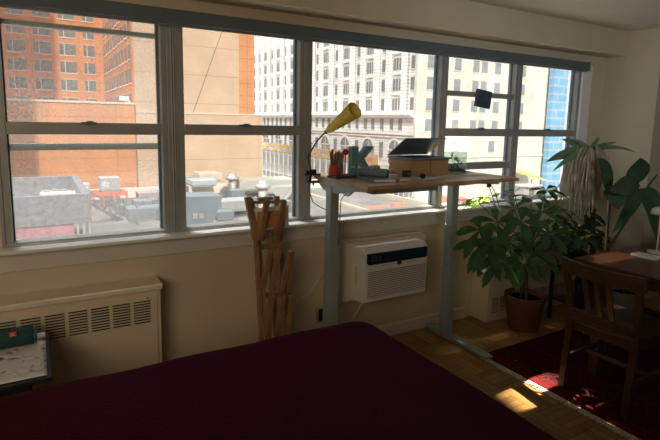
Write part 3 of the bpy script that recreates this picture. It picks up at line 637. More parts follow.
# local: x forward (seat), y sideways
for s in (-1, 1):
    pts = [(-.01, s*.185, 0), (0.02, s*.185, .43), (0.0, s*.195, .60), (-.045, s*.205, .77)]
    l = MB()
    for a, b in zip(pts[:-1], pts[1:]): l.bar(Vector(a), Vector(b)+(Vector(b)-Vector(a)).normalized()*.006, .038, .026, up=(1,0,0))
    l.build('rear_leg', wood_dark, ch, bevel=.004)
    MB().bar((.41, s*.19, 0), (.40, s*.19, .43), .034, .034, up=(1,0,0)).build('front_leg', wood_dark, ch, bevel=.004)
    MB().bar((.0, s*.188, .20), (.40, s*.19, .20), .018, .026).build('side_stretcher', wood_dark, ch)
seat = MB(); seat.prism([(-.0,-.19),(.43,-.215),(.445,-.19),(.445,.19),(.43,.215),(-.0,.19)], lambda x,y: Vector((x,y,.43)), lambda x,y: Vector((x,y,.452)))
seat.build('seat', wood_dark, ch, bevel=.006)
MB().box(.02,.42,-.18,.18,.375,.43).build('seat_frame', wood_dark, ch, bevel=.003)
rail = MB(); n = 14
poly = []
for i in range(n+1):
    t = -1+2*i/n; yy = t*.235; xx = -.105+.055*t*t
    poly.append((xx, yy))
for i in range(n):
    (xa, ya), (xb, yb) = poly[i], poly[i+1]; h0 = .775-.012*(-1+2*i/n)**2; 
    vs = []
    for (xx, yy) in ((xa,ya),(xb,yb)):
        for dx in (-.011,.011):
            for z in (.725,.80): vs.append(Vector((xx+.02+dx, yy, z)))
    rail.add(vs, [(0,1,3,2),(4,6,7,5),(0,4,5,1),(2,3,7,6),(1,5,7,3),(0,2,6,4)])
rail.build('top_rail', wood_dark, ch, smooth=False)
MB().bar((.0,-.19,.485),(.0,.19,.485), .02, .05).build('lower_rail', wood_dark, ch, bevel=.003)
for y in (-.065, 0, .065):
    MB().bar((.002, y, .50), (-.085, y, .74), .032, .012, up=(1,0,0)).build('back_slat', wood_dark, ch, bevel=.002)
MB().bar((.20,-.19,.20),(.20,.19,.20), .02, .02).build('cross_stretcher', wood_dark, ch)

# ------------------------------------------------------------------ plants
def pot(w, c, rt_, rb, h, m=terra):
    pr = [(0,.0),(rb,.0),(rt_*.94,h*.82),(rt_,h*.83),(rt_,h),(rt_*.9,h),(rt_*.86,h*.84)]
    w.part('pot', MB().lathe(pr, c, 32), m, smooth=False)
    w.part('soil', MB().lathe([(0,h*.86),(rt_*.88,h*.86)], c, 24), soil)
P1 = Vector((3.19, 2.43, 0))
pl = W('potted_pachira', 'bushy green plant with hand-shaped leaves in a terracotta pot on the floor', 'potted plant', P1)
pot(pl, P1, .152, .11, .27)
def cluster(mb, c, d, L, Wd, n=6, droop=.45):
    d = Vector(d).normalized(); u = d.orthogonal().normalized(); w = d.cross(u)
    for k in range(n):
        a = 2*math.pi*k/n+random.random()*.4; e = (u*math.cos(a)+w*math.sin(a))*1.0 + d*random.uniform(.15,.5)
        mb.leaf(c, e, L*random.uniform(.8,1.1), Wd, droop*random.uniform(.7,1.3), up=d, n=6, prof='obov', fold=.12)
hubs = [(480,230,2.16),(497,222,2.25),(491,242,2.12),(514,208,2.35),(531,197,2.42),(521,222,2.18),(541,212,2.28),(557,208,2.35),(568,224,2.3),(549,234,2.18),
        (500,262,2.2),(492,254,2.3),(524,264,2.14),(543,258,2.2),(562,243,2.3),(579,230,2.35),(586,212,2.42),(546,190,2.5),(514,192,2.55),(534,238,2.35),(510,243,2.4),(556,222,2.48),(592,228,2.3),(533,252,2.25),(484,244,2.2),(574,248,2.38)]
fo_ = MB(); stems = MB(); trunk_tops = [P1+Vector((.0,0,.52)), P1+Vector((.05,.03,.60)), P1+Vector((-.05,-.02,.48))]
for i, (x, y, Y) in enumerate(hubs):
    c = at(x, y, Y=min(Y, 2.56)); tt = trunk_tops[i%3]; dd = c - (P1+Vector((0,0,.6))); dd.z = abs(dd.z)*.5+.25
    cluster(fo_, c, dd, random.uniform(.15,.20), random.uniform(.052,.07), random.choice((5,5,6)), .42)
    mid = (c+tt)/2+Vector((0,0,.04)); stems.tube([tt, mid, c], [.005,.004,.003], 5)
for i, tt in enumerate(trunk_tops):
    b0 = P1+Vector((math.cos(i*2.1)*.03, math.sin(i*2.1)*.03, .22)); stems.tube([b0, (b0+tt)/2+Vector((.01*i-.01,.0,0)), tt], [.013,.011,.008], 8)
pl.part('foliage', fo_, leafm, smooth=True)
f2 = MB()
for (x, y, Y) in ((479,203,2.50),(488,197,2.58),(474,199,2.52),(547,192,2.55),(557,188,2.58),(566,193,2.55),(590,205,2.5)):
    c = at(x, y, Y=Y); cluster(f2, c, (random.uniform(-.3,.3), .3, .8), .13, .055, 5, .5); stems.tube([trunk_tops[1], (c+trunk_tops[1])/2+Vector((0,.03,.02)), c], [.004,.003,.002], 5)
pl.part('sunlit_leaves', f2, leafl, smooth=True)
pl.part('stems', stems, stemm, smooth=True)

# black plant stand with a trailing pot plant
ps = W('plant_stand', 'black metal plant stand half hidden between the terracotta plant and the chair', 'plant stand', (3.72, 2.30, 0))
for x in (3.55, 3.89):
    for y in (2.20, 2.46): ps.part('leg', MB().box(x-.011,x+.011,y-.011,y+.011,0,.42), blackp)
ps.part('shelf', MB().box(3.53,3.91,2.18,2.48,.42,.436), blackp); ps.part('lower_shelf', MB().box(3.561,3.879,2.21,2.45,.16,.172), blackp)
pc_ = Vector((3.64,2.33,.436)); w2 = W('potted_peace_lily', 'leafy plant with a few yellow leaves in a dark pot on the black stand', 'potted plant', pc_)
pot(w2, pc_, .085, .06, .12, M('dark_glaze', (.03,.035,.03), .3)); c = MB(); cy2 = MB(); sm = MB()
for i in range(26):
    a = i*2.4; b0 = pc_+Vector((0,0,.10)); e = Vector((math.cos(a), math.sin(a)*.45-.1, .9+.5*random.random())); tip = b0+e.normalized()*random.uniform(.12,.24); tip.y = min(tip.y, 2.5)
    sm.tube([b0, (b0+tip)/2+Vector((0,0,.02)), tip], .0025, 5); (c).leaf(tip, (e.x, e.y, .1), random.uniform(.11,.16), .07, .6, n=6)
for (x, y, X) in ((590,235,0),(583,237,0),(566,231,0)):
    q = at(x, y, Y=2.16 if x > 570 else 2.2); sm.tube([pc_+Vector((0,0,.10)), q], .0022, 5); cy2.leaf(q, (-.9 if x > 570 else .5,-.4,.25), .075, .028, .3); cy2.leaf(q, (.8,-.3,.15), .06, .025, .3)
w2.part('foliage', c, leafm, smooth=True); w2.part('yellow_leaves', cy2, M('yellow_leaf', (.65,.48,.08), .5, var=.2, scale=20), smooth=True); w2.part('stems', sm, stemm)

# dracaena with dried skirt
D0 = Vector((4.02, 2.42, 0)); dr = W('dried_dracaena', 'tall palm-like plant with a drooping skirt of dried pale leaves in the window corner', 'potted plant', D0)
pot(dr, D0, .13, .10, .24, M('grey_pot', (.12,.12,.12), .5))
crown = at(590,150,Y=2.38)
dr.part('trunk', MB().tube([D0+Vector((0,0,.2)), D0+Vector((-.05,-.02,.6)), D0+Vector((-.12,-.02,1.0)), crown], [.024,.022,.02,.018], 10), stemm, smooth=True)
c = MB()
for i in range(330):
    a = random.uniform(0, 2*math.pi); rr = random.uniform(.02,.19); L_ = random.uniform(.28,.52)
    b0 = crown+Vector((0,0,random.uniform(-.06,.02)))
    out = Vector((math.cos(a)*rr-.05, math.sin(a)*rr*.7, 0))
    pts = [b0, b0+out*.55+Vector((0,0,.02)), b0+out*.95+Vector((0,0,-.08)), b0+out*1.05+Vector((random.uniform(-.02,.02),0,-L_*.55)), b0+out*1.0+Vector((random.uniform(-.04,.04),random.uniform(-.02,.02),-L_))]
    w_ = random.uniform(.004,.009); th = random.uniform(0, 3.14); sd = Vector((math.cos(th), math.sin(th), 0)); vs = []
    for j, q in enumerate(pts):
        ww = w_*(1 if j < 4 else .3); vs += [q-sd*ww, q+sd*ww]
    c.add(vs, [(2*j,2*j+1,2*j+3,2*j+2) for j in range(4)])
for i in range(36):   # side-swept dry leaves
    e = Vector((random.choice((-1,-1,1))*random.uniform(.5,1), random.uniform(-.6,.3), random.uniform(-.3,.7))); c.leaf(crown, e, random.uniform(.2,.34), .014, .8, n=6, prof='strap')
dr.part('dried_leaves', c, dryl, smooth=True)
c = MB(); c2 = MB()
for (x1, y1, Y, W_, dr_, m_) in ((546,162,2.45,.075,.18,1),(562,139,2.5,.07,.12,1),(553,172,2.35,.045,.25,1),(632,150,2.3,.035,.2,2),(616,142,2.35,.03,.1,2),(600,136,2.3,.03,.15,2),(636,152,2.26,.02,.25,2),(575,140,2.4,.03,.1,1)):
    tip = at(x1, y1, Y=min(Y,2.6)); v_ = tip-crown; L_ = v_.length; v_.z += dr_*L_; c.leaf(crown, v_, v_.length, W_*1.15, dr_, up=(-.35,-.75,.5), n=9, prof='ovate')
dr.part('green_leaves', c, M('strap_leaf', (.17,.27,.15), .4, var=.25, scale=10), smooth=True)

# fiddle-leaf fig
F0 = Vector((4.0, 2.12, .0125)); fg = W('fiddle_leaf_fig', 'fiddle-leaf fig with large round leaves against the right wall behind the table', 'potted plant', F0)
pot(fg, F0, .13, .10, .26, M('white_pot', (.5,.48,.44), .5))
j = at(648,186,Y=2.12)
st_ = MB(); st_.tube([F0+Vector((.0,0,.24)), at(608,250,Y=2.12), at(630,215,Y=2.12), j, at(657,175,Y=2.1)], [.014,.012,.010,.008,.006], 8)
st_.tube([F0+Vector((-.02,0,.24)), at(606,250,Y=2.12), at(609,215,Y=2.14), at(612,185,Y=2.16)], [.012,.010,.008,.006], 8)
fg.part('stems', st_, stemm, smooth=True)
c = MB()
for (bx_, by, tx, ty, Y, W_) in ((612,185,618,204,2.10,.17),(612,188,603,170,2.16,.12),(635,185,640,155,2.08,.19),(640,186,613,180,2.06,.15),(646,188,617,218,2.05,.10),(648,186,655,215,2.05,.15),(640,190,624,196,2.1,.14),(648,188,660,234,2.12,.12),(612,182,600,152,2.2,.10)):
    b0 = at(bx_, by, Y=Y+.03); t0 = at(tx, ty, Y=Y-.04); v_ = t0-b0; c.leaf(b0, v_, v_.length*1.1, W_, .15, up=(-.5,-.8,.25), n=9, fold=.1, wave=.02)
fg.part('foliage', c, fig, smooth=True)
sk = W('plant_stake', 'thin bamboo stake with a teal tape band beside the fig stem', 'stake', at(606,252,Y=2.05))
sk.part('cane', MB().tube([Vector((3.95,2.09,.25)), at(605,250,Y=2.07), at(608,200,Y=2.10)], .0055, 7), M('bamboo', (.42,.28,.14), .6)); sk.part('tape', MB().tube([at(607,224,Y=2.083), at(607.6,216,Y=2.087)], .0075, 8), M('teal_tape', (.0,.25,.24), .5))

# ------------------------------------------------------------------ the city outside
G = -13.0
struct(MB().box(-150, 260, 5, 330, G-1, G).build('street', M('asphalt', (.38,.36,.34), .9, var=.1, scale=.3)))
ORA = brick('orange_brick', (.58,.22,.075), (.50,.19,.065), (.48,.27,.14), .8, .3, .03, 'xy', joints=(8.5,3.0))
ORP = brick('orange_brick_plain', (.60,.235,.085), (.53,.20,.07), (.50,.27,.14), .5, .2, .03, 'x', joints=(8.2,1.6))
BEI = brick('beige_brick', (.52,.375,.26), (.485,.345,.235), (.48,.36,.26), .5, .2, .02, 'xy', joints=(30,3.55), stain=.08)
WHI = brick('white_stone', (.80,.79,.76), (.76,.75,.72), (.45,.44,.43), 60, .62, .05, 'xy', joints=None, offset=0)
WHS = M('white_stone_plain', (.76,.75,.72), .85, var=.08, scale=.6)
CRE = brick('cream_stone', (.60,.59,.53), (.56,.55,.49), (.50,.49,.44), 1.8, .9, .02, 'xy', stain=.15)
BLU = brick('blue_cladding', (.16,.38,.60), (.14,.35,.56), (.35,.42,.48), 3.6, 1.65, .20, 'xy', stain=.08)
pane = M('building_window_glass', (.11,.12,.125), .25, var=.35, scale=.7)
lpane = M('pale_window_glass', (.22,.25,.28), .3, var=.3, scale=.5)
wfr = M('pale_window_frame', (.62,.55,.48), .7)
def win_mesh(w, h, panel_frac=.3, fcol=wfr, pcol=pane, d=.08, mull=True):
    mb = MB(); mb.k = 0
    mb.box(-w/2, w/2, -d, .0, 0, h); mb.k = 1
    mb.box(-w/2-.10, w/2+.10, -d-.10, 0, -.14, 0)
    mb.box(-w/2, w/2, -d-.03, -d, h-.07, h)
    if mull: mb.box(-w/2+w*panel_frac-.05, -w/2+w*panel_frac+.05, -d-.03, -d, 0, h); 
    return mb, [pcol, fcol]
def place_windows(b, origin, mb, mats, spots, rz=0, name='window'):
    first = None
    for s in spots:
        p = Vector(s)-origin
        if first is None: first = mb.build(name, mats, b, origin=Vector((0,0,1e-9))); o = first
        else: o = first.copy(); C.objects.link(o); o.parent = b
        o.location = p; o.rotation_euler = (0,0,rz)
# orange brick tower
o0 = Vector((5, 80, G)); ot = W('brick_tower', 'orange brick apartment tower with rows of windows, seen through the left window', 'building', o0)
ot.part('facade', MB().box(-45, 10.3, 93.5, 112, G, 26), ORA)
ot.part('side_wing', MB().box(10.3, 25.6, 64.75, 112, G, 26), ORA)
zr = [1.6+3.0*i-.0 for i in range(6)]   # window feet
rows = [-.2, 2.8, 5.8, 8.65, 11.45, 14.25, 17.05]
mb, ms = win_mesh(2.35, 1.85)
place_windows(ot.o, o0, mb, ms, [(x, 93.5, z) for z in rows for x in (-7.2, -2.05, 1.5, 5.05)])
mb, ms = win_mesh(1.6, 1.85); place_windows(ot.o, o0, mb, ms, [(8.2, 93.5, z) for z in rows])
mb, ms = win_mesh(1.35, 1.85, fcol=wfr, mull=False)
place_windows(ot.o, o0, mb, ms, [(10.3, 66.6+2.75*i, z) for z in rows[:6] for i in range(10)], R(-90))
bw = W('beige_wall_block', 'windowless beige brick wall block with an orange strip along its right edge', 'building', (18, 64, G))
bw.part('wall', MB().box(10.4, 23.45, 64.3, 64.74, G, 26), BEI)
bw.part('lower_wall', MB().box(10.4, 26.6, 63.9, 64.29, G, 2.2), BEI)
bw.part('corner_strip', MB().box(23.45, 25.6, 64.32, 64.74, 2.2, 26), ORP)
bw.part('ledge', MB().box(10.4, 26.7, 63.8, 64.3, 2.2, 2.4), M('ledge_stone', (.55,.45,.34), .8))
bw.part('cable', MB().tube([(22.4,64.25,16),(17.0,64.22,1.6),(14.5,63.8,-5.5)], .035, 5), blackp)
an = W('brick_annex', 'low orange brick annex with a pale coping in front of the tower', 'building', (0, 66, G))
an.part('wall', MB().box(-40, 10.28, 64.4, 72, G, 3.15), ORP); an.part('coping', MB().box(-40, 10.38, 64.2, 64.8, 3.15, 3.38), M('coping', (.62,.48,.38), .8))
cam_ = MB(); cam_.box(9.3,9.9,64.6,65.1,3.38,3.6); cam_.box(8.7,9.7,64.3,64.9,3.6,4.1)
tag(cam_.build('security_camera', whitep), 'small white camera box on the annex coping', 'camera')
# unseen tower added to cast the shade on the annex and the brick tower
struct(MB().box(-70, -9.2, -12, -6, G, 110).build('unseen_shade_tower', BEI))

# white stone palace building with arches
g0 = Vector((70, 100, G)); gt = W('white_stone_building', 'ornate white stone building with pilasters, cornice and an arcade of round arches', 'building', g0)
gt.part('facade', MB().box(58.0, 62, 69.1, 170, G, 45), WHI)
gt.part('side_block', MB().box(62.0, 80, 69.1, 170, G, 44), WHI)
P0 = 75.0; PITCH = 8.75
pil = MB()
for i in range(-1, 11):
    yc = P0+PITCH*i
    for a, b, d in ((yc+1.6, yc+3.1, .55), (yc-3.3, yc-1.6, .55)):
        if b > 69.2: pil.box(58-d, 58, max(a,69.1), b, 3.7, 45)
gt.part('pilasters', pil, WHI)
cn = MB(); cn.prism([(56.6,3.7),(56.2,3.4),(56.2,3.1),(57.2,2.6),(58,2.6),(58,3.7)], lambda x,z: Vector((x,69.1,z)), lambda x,z: Vector((x,170,z)))
gt.part('cornice', cn, WHS)
cn = MB(); cn.box(57.4,58,69.1,170,-.55,-.1); cn.box(57.6,58,69.1,170,-1.1,-.85); cn.box(57.5,58,69.1,170,-7.5,-7.1); gt.part('string_course', cn, WHS)
rows_g = [3.9, 7.5, 11.2, 14.9, 18.6, 22.3]
mb, ms = win_mesh(2.5, 2.3, .33, WHS, M('palace_glass', (.20,.21,.21), .3, var=.3, scale=.6), .12)
mb.k = 1; mb.box(.35,.5,-.16,-.12,0,2.3); mb.box(-1.4,1.4,-.35,0,-.75,-.25)
place_windows(gt.o, g0, mb, ms, [(58, P0+PITCH*i, z) for z in rows_g[:5] for i in range(9)], R(-90))
mb, ms = win_mesh(.95, 2.3, .5, WHS, MATS['palace_glass'], .1, False)
place_windows(gt.o, g0, mb, ms, [(58, P0+4.375+PITCH*i-.0, z) for z in rows_g[:5] for i in range(-1,8)], R(-90), 'narrow_window')
mb, ms = win_mesh(1.0, 2.2, .5, WHS, MATS['palace_glass'], .1, False)
place_windows(gt.o, g0, mb, ms, [(58, P0+PITCH*i+dy, .3) for i in range(0,9) for dy in (-1.3, 1.3, 4.4)], R(-90), 'frieze_window')
# arches
am = MB(); am.k = 0; r_ = 1.9
poly = [(-r_, -3.6)]+[(-r_*math.cos(math.pi*k/12), r_*math.sin(math.pi*k/12)-.0) for k in range(13)]+[(r_, -3.6)]
am.prism(poly, lambda x,z: Vector((x,-.06,z)), lambda x,z: Vector((x,0,z)))
am.k = 1
for k in range(12):
    a, b = math.pi*k/12, math.pi*(k+1)/12
    vs = []
    for (rr, yy) in ((r_,-.3),(r_+.45,-.3),(r_,0),(r_+.45,0)):
        for t in (a, b): vs.append(Vector((-rr*math.cos(t), yy, rr*math.sin(t))))
    am.add(vs, [(0,1,3,2),(4,6,7,5),(0,4,5,1),(2,3,7,6),(0,2,6,4),(1,5,7,3)])
am.box(-.08,.08,-.12,-.06,-3.6,r_); am.box(-r_,r_,-.12,-.06,-.1,.1)
place_windows(gt.o, g0, am, [MATS['palace_glass'], WHS], [(58, P0+PITCH*i, -3.5) for i in range(9)], R(-90), 'arched_window')
mb, ms = win_mesh(1.2, 3.2, .5, WHS, MATS['palace_glass'], .1, False)
place_windows(gt.o, g0, mb, ms, [(58, P0+4.375+PITCH*i, -5.2) for i in range(9)], R(-90), 'side_window')

# cream building
c0 = Vector((75, 72, G)); cr_ = W('cream_office_building', 'plain cream stone building with small square windows behind the right windows', 'building', c0)
cr_.part('facade', MB().box(57.2, 96, 68.5, 69.05, G, 45), CRE); cr_.part('block', MB().box(80.5, 96, 69.05, 88, G, 44), CRE)
mb, ms = win_mesh(1.55, 2.2, .5, MATS['cream_stone'], lpane, .06, False)
rows_c = [.3, 3.95, 7.6, 11.25, 14.9, 18.5]
place_windows(cr_.o, c0, mb, ms, [(x, 68.5, z) for z in rows_c for x in (60.2, 66.6, 71.2, 73.4, 77.0, 84.2)]+[(76.5,68.5,-3.6),(66.6,68.5,-3.6)])
cr_.part('base_band', MB().box(57.2, 96, 68.2, 68.5, -4.6, -4.2), M('cream_band', (.62,.6,.52), .8))
bl = W('blue_clad_building', 'narrow blue panelled building at the right edge of the view', 'building', (96, 67.5, G))
bl.part('cladding', MB().box(91.8, 96.3, 66.9, 68.1, G, 45), BLU); bl.part('white_pier', MB().box(96.3, 99.4, 66.9, 68.1, G, 45), M('pale_blue_pier', (.5,.56,.62), .7))
bl.part('grey_side', MB().box(99.4, 125, 66.9, 68.1, G, 45), CRE)

# sidewalk shed with painted banner
def banner():
    m = bpy.data.materials.new('mural_banner'); m.use_nodes = True; nt = m.node_tree; b = nt.nodes['Principled BSDF']; L = nt.links.new
    g = nt.nodes.new('ShaderNodeNewGeometry'); mp = nt.nodes.new('ShaderNodeMapping'); mp.inputs['Scale'].default_value = (1,.22,1.3); L(g.outputs['Position'], mp.inputs[0])
    n = nt.nodes.new('ShaderNodeTexNoise'); n.inputs['Scale'].default_value = .9; n.inputs['Detail'].default_value = 1; L(mp.outputs[0], n.inputs['Vector'])
    cr = nt.nodes.new('ShaderNodeValToRGB'); cr.color_ramp.interpolation = 'CONSTANT'; e = cr.color_ramp.elements
    e[0].color = (.12,.3,.62,1); e[1].position = .38; e[1].color = (.62,.52,.4,1)
    for p_, c_ in ((.44,(.62,.18,.08,1)), (.5,(.66,.5,.12,1)), (.56,(.3,.5,.2,1)), (.6,(.64,.25,.12,1)), (.66,(.6,.55,.5,1))): q = e.new(p_); q.color = c_
    L(n.outputs['Fac'], cr.inputs[0]); L(cr.outputs[0], b.inputs['Base Color']); b.inputs['Roughness'].default_value = .8; return m
sd_ = W('sidewalk_shed', 'sidewalk shed on thin white posts with a colourful painted banner along the white building', 'sidewalk shed', (54, 100, G))
sd_.part('banner', MB().box(52.0, 52.15, 72, 150, -6.0, -4.0), banner()); sd_.part('deck', MB().box(52.15, 57, 72, 150, -6.2, -5.9), M('deck_wood', (.3,.25,.2), .9))
postm = M('white_post', (.55,.56,.56), .6)
for i in range(30): sd_.part('post', MB().box(52.0,52.2,72+i*2.65,72.2+i*2.65,G,-6.0), postm)
sd_.part('brace', MB().box(52.0,52.12,72,150,-9.5,-9.35), postm)
# neighbouring low roof (stands between us and the big walls)
lr = W('neighbouring_roof', 'low neighbouring building with a flat grey roof below the windows', 'building', (10, 46, G))
lr.part('block', MB().box(-60, 39, 30, 63.7, G, -8.0), M('roof_membrane', (.16,.15,.142), .9, var=.2, scale=.5))
lr.part('parapet', MB().box(-60, 39, 63.0, 63.7, -8.0, -6.75), M('parapet_white', (.62,.58,.52), .8)); lr.part('side_parapet', MB().box(38.6, 39, 30, 63, -8, -7.5), M('parapet_tan', (.5,.42,.3), .8))
lr.part('roof_line', MB().box(30.2, 30.5, 30, 60, -8, -7.7), MATS['parapet_tan'])
RZ = -8.0
# granite enclosure
gb = W('rooftop_enclosure', 'grey speckled open-topped rooftop enclosure over a pinkish brick base, lower left', 'enclosure', (-5, 42, RZ))
gran = M('grey_granite', (.16,.17,.185), .8, var=.25, scale=3); gp = M('pink_brick', (.36,.17,.20), .85, var=.2, scale=3)
c = MB(); c.box(-14,2.85,36,36.5,-5.35,-3.45); c.box(2.35,2.85,36.5,48,-5.35,-3.45); c.box(-14,2.35,47.5,48,-5.35,-3.45); gb.part('granite_wall', c, gran)
gb.part('inner_floor', MB().box(-14,2.35,36.5,47.5,-5.3,-5.0), M('beige_floor', (.5,.45,.38), .9, var=.2, scale=1)); gb.part('pink_base', MB().box(-14,1.8,36.2,47.8,RZ,-5.35), gp)
gb.part('white_beam', MB().box(0,2.0,36.6,36.9,-3.6,-3.3), whitep)
for i in range(3): gb.part('post', MB().box(1.95+i*.35,2.08+i*.35,36.1,36.3,RZ,-5.35), M('grey_post', (.3,.31,.32), .7))
c = MB()
for i in range(12): c.box(-.2+i*.1, -.135+i*.1, 36.15, 36.2, -6.25-.01*i, -6.14-.01*i)
gb.part('faded_lettering', c, whitep)
c = MB(); rr = []
for k in range(3):
    c.tube([Vector((.4+k*.6+math.cos(t)*.5, 44, -4.6+math.sin(t)*.5)) for t in [q*math.pi/6 for q in range(13)]], .06, 5)
gb.part('pipe_loops', c, M('pipe_grey', (.3,.3,.3), .5))
# rooftop machinery: (name, label, box)
def steel_frame(x0, x1, y, z, lab, col):
    w = W('steel_frame', lab, 'steel frame', ((x0+x1)/2, y, RZ)); m = M('orange_steel', col, .6)
    w.part('beam', MB().box(x0, x1, y, y+.25, z, z+.45), m); w.part('beam', MB().box(x0, x1, y+2.2, y+2.4, z, z+.4), m)
    n = 5
    for i in range(n): x = x0+(x1-x0-.2)*i/(n-1); w.part('post', MB().box(x,x+.2,y,y+.2,RZ,z), m)
steel_frame(3.3, 8.3, 58, -6.85, 'orange red steel frame on the roof below the brick annex', (.62,.13,.07))
def unit(name, lab, x0, x1, y0, y1, z0, z1, m, louv=None, group=None):
    w = W(name, lab, 'rooftop unit', ((x0+x1)/2, (y0+y1)/2, z0), group)
    w.part('housing', MB().box(x0,x1,y0,y1,z0,z1), m, bevel=.03)
    if louv:
        c = MB(); a, b, zc, zd = louv; n = 4
        for i in range(n): c.box(a, b, y0-.04, y0, zc+(zd-zc)*i/n, zc+(zd-zc)*(i+.55)/n)
        w.part('louvre', c, M('louvre_white', (.66,.67,.66), .6))
    w.part('plinth', MB().box(x0+.1,x1-.1,y0+.1,y1-.1,z0-.15,z0), M('plinth', (.3,.29,.28), .8))
    return w
wh = M('unit_white', (.34,.33,.31), .6, var=.06, scale=1); gy = M('unit_grey', (.15,.17,.19), .7, var=.15, scale=2); bg = M('unit_beige', (.5,.44,.36), .7, var=.1, scale=1)
lead = M('unit_blue_grey', (.13,.165,.195), .6, var=.1, scale=1)
unit('air_handler', 'pale box-shaped air handler on the orange steel frame', 5.6, 7.6, 58.1, 60.2, -6.25, -4.9, wh, (5.8,6.4,-5.9,-5.2))
unit('air_handler', 'small white air handler at the left of the orange steel frame', 3.4, 4.6, 58.1, 60.2, -6.25, -5.5, wh, (3.6,4.4,-6.1,-5.7))
fs_ = W('fire_stair', 'dark steel stair lattice on the roof at the bottom of the left window', 'stair', (4.5, 50, RZ)); bs = M('dark_steel', (.11,.11,.12), .6)
for yy in (49.5, 51): 
    fs_.part('stringer', MB().bar((2.8,yy,-5.4),(6.3,yy,RZ), .1, .22), bs); fs_.part('handrail', MB().bar((2.8,yy,-4.4),(6.3,yy,RZ+1.0), .07, .07), bs)
    for i in range(6): t = i/5; fs_.part('baluster', MB().box(2.8+3.5*t-.03,2.8+3.5*t+.03,yy-.03,yy+.03,-5.4-2.55*t,-4.4-2.55*t), bs)
c = MB()
for i in range(10): t = i/9; c.box(2.8+3.5*t,3.1+3.5*t,49.5,51,-5.5-2.4*t,-5.42-2.4*t)
fs_.part('steps', c, bs)
unit('rooftop_box', 'long blue grey box on the roof right of the dark stair', 6.9, 11.6, 48.5, 50.5, RZ+.15, RZ+1.2, lead)
unit('rooftop_box', 'dark grey low box behind the long blue grey box', 8.4, 12.2, 54, 56, RZ+.15, RZ+1.0, gy)
unit('rooftop_box', 'mauve grey box near the white parapet at the right of the left window', 9.4, 12.4, 58, 60, RZ+.15, RZ+1.3, M('mauve', (.3,.24,.27), .7))
rail = W('roof_railing', 'dark pipe railing on the roof in front of the orange frame', 'railing', (7, 56, RZ))
rail.part('rail', MB().tube([(4,56,RZ+1.1),(10.2,56,RZ+1.1)], .05, 6), bs)
for i in range(8): rail.part('post', MB().tube([(4+i*.88,56,RZ),(4+i*.88,56,RZ+1.1)], .04, 6), bs)
# middle window
bgx = W('exhaust_hood', 'big blue grey metal exhaust hood with a slanted side and white louvres', 'rooftop unit', (12, 42, RZ)); a1, a2, a3, a4 = at(186,197,Y=42), at(223,196,Y=42), at(213,223,Y=42), at(186,229,Y=42)
c = MB(); c.add([Vector((a.x, 42, a.z)) for a in (a1,a2,a3,a4)]+[Vector((a.x, 45, a.z)) for a in (a1,a2,a3,a4)], [(0,3,2,1),(4,5,6,7),(0,1,5,4),(1,2,6,5),(2,3,7,6),(3,0,4,7)])
bgx.part('housing', c, lead)
b1 = at(193,219,Y=41.9); b2 = at(204,213,Y=41.9); c = MB()
for i in range(4):
    z = b1.z+(b2.z-b1.z)*i/4
    for (xa, xb) in ((b1.x, (b1.x+b2.x)/2-.05), ((b1.x+b2.x)/2+.05, b2.x)): c.box(xa, xb, 41.9, 42, z, z+(b2.z-b1.z)*.16)
bgx.part('louvre', c, wh)
bgx.part('support', MB().box(a4.x+.1, a3.x-.1, 42.3, 44.7, RZ-.6 if a4.z < RZ else RZ, a4.z), gy)
def unit_px(name, lab, x0, y0, x1, y1, Y, dpt, m, **k):
    a = at(x0, y1, Y=Y); b = at(x1, y0, Y=Y); z0 = max(a.z, RZ+.15)
    return unit(name, lab, a.x, b.x, Y, Y+dpt, z0, b.z, m, **k)
unit_px('air_handler', 'beige box air handler against the beige wall, middle window', 200,173,222,181, 58, 3, bg)
unit_px('air_handler', 'pale blue flat-topped air handler left of the round vent', 193,180,217,186, 54, 3, M('pale_blue_unit', (.34,.39,.41), .5))
unit_px('roof_cabin', 'long flat greenish grey roof cabin right of the round vent', 240,179,296,190, 58, 4, M('greenish', (.38,.38,.33), .8))
unit_px('air_handler', 'grey box in the middle of the roof machinery', 232,190,245,202, 52.5, 1.5, gy)
unit_px('air_handler', 'wide pale grey box in front of the round vents', 222,200,252,211, 47, 2.5, M('pale_grey_unit', (.26,.27,.27), .6))
unit_px('air_handler', 'small blue grey box in the lower middle of the roof', 217,211,234,219, 45.5, 1.5, lead)
unit_px('air_handler', 'small white box beside the window frame, middle window', 184,176,192,184, 60, 2, wh)
unit_px('air_handler', 'white low duct box left of the wooden rack top', 248,204,262,212, 50, 2, wh)
unit_px('air_handler', 'cream box behind the tilted ducts', 268,186,300,193, 55, 2, wh)
for (x, y0, y1, Y, r_, lab) in ((232.5,173,183,59,.8,'round pale roof vent nearest the beige wall'), (263,181,196,52,.85,'round silver roof vent above the wooden rack')):
    a = at(x, y0, Y=Y); w = W('roof_vent', lab, 'roof vent', (a.x, Y, RZ)); h = a.z-RZ
    w.part('pipe', MB().lathe([(r_*.6,0),(r_*.6,h-.9)], (a.x,Y,RZ), 18), M('galvanised', (.40,.40,.385), .5, .3), smooth=True)
    w.part('cap', MB().lathe([(r_*.5,h-.9),(r_,h-.8),(r_,h-.45),(r_*.6,h-.3),(r_*.65,h-.05),(0,h)], (a.x,Y,RZ), 18), MATS['galvanised'], smooth=True)
dc = W('tilted_duct', 'pale V-shaped slanted ducts on the roof right of the silver vent', 'duct', (24, 48, RZ))
for (xa, ya, xb, yb) in ((270,189,284,201),(293,190,284,201)): dc.part('duct', MB().bar(at(xa,ya,Y=48), at(xb,yb,Y=48), .25, .12, up=(0,1,0)), MATS['galvanised'])
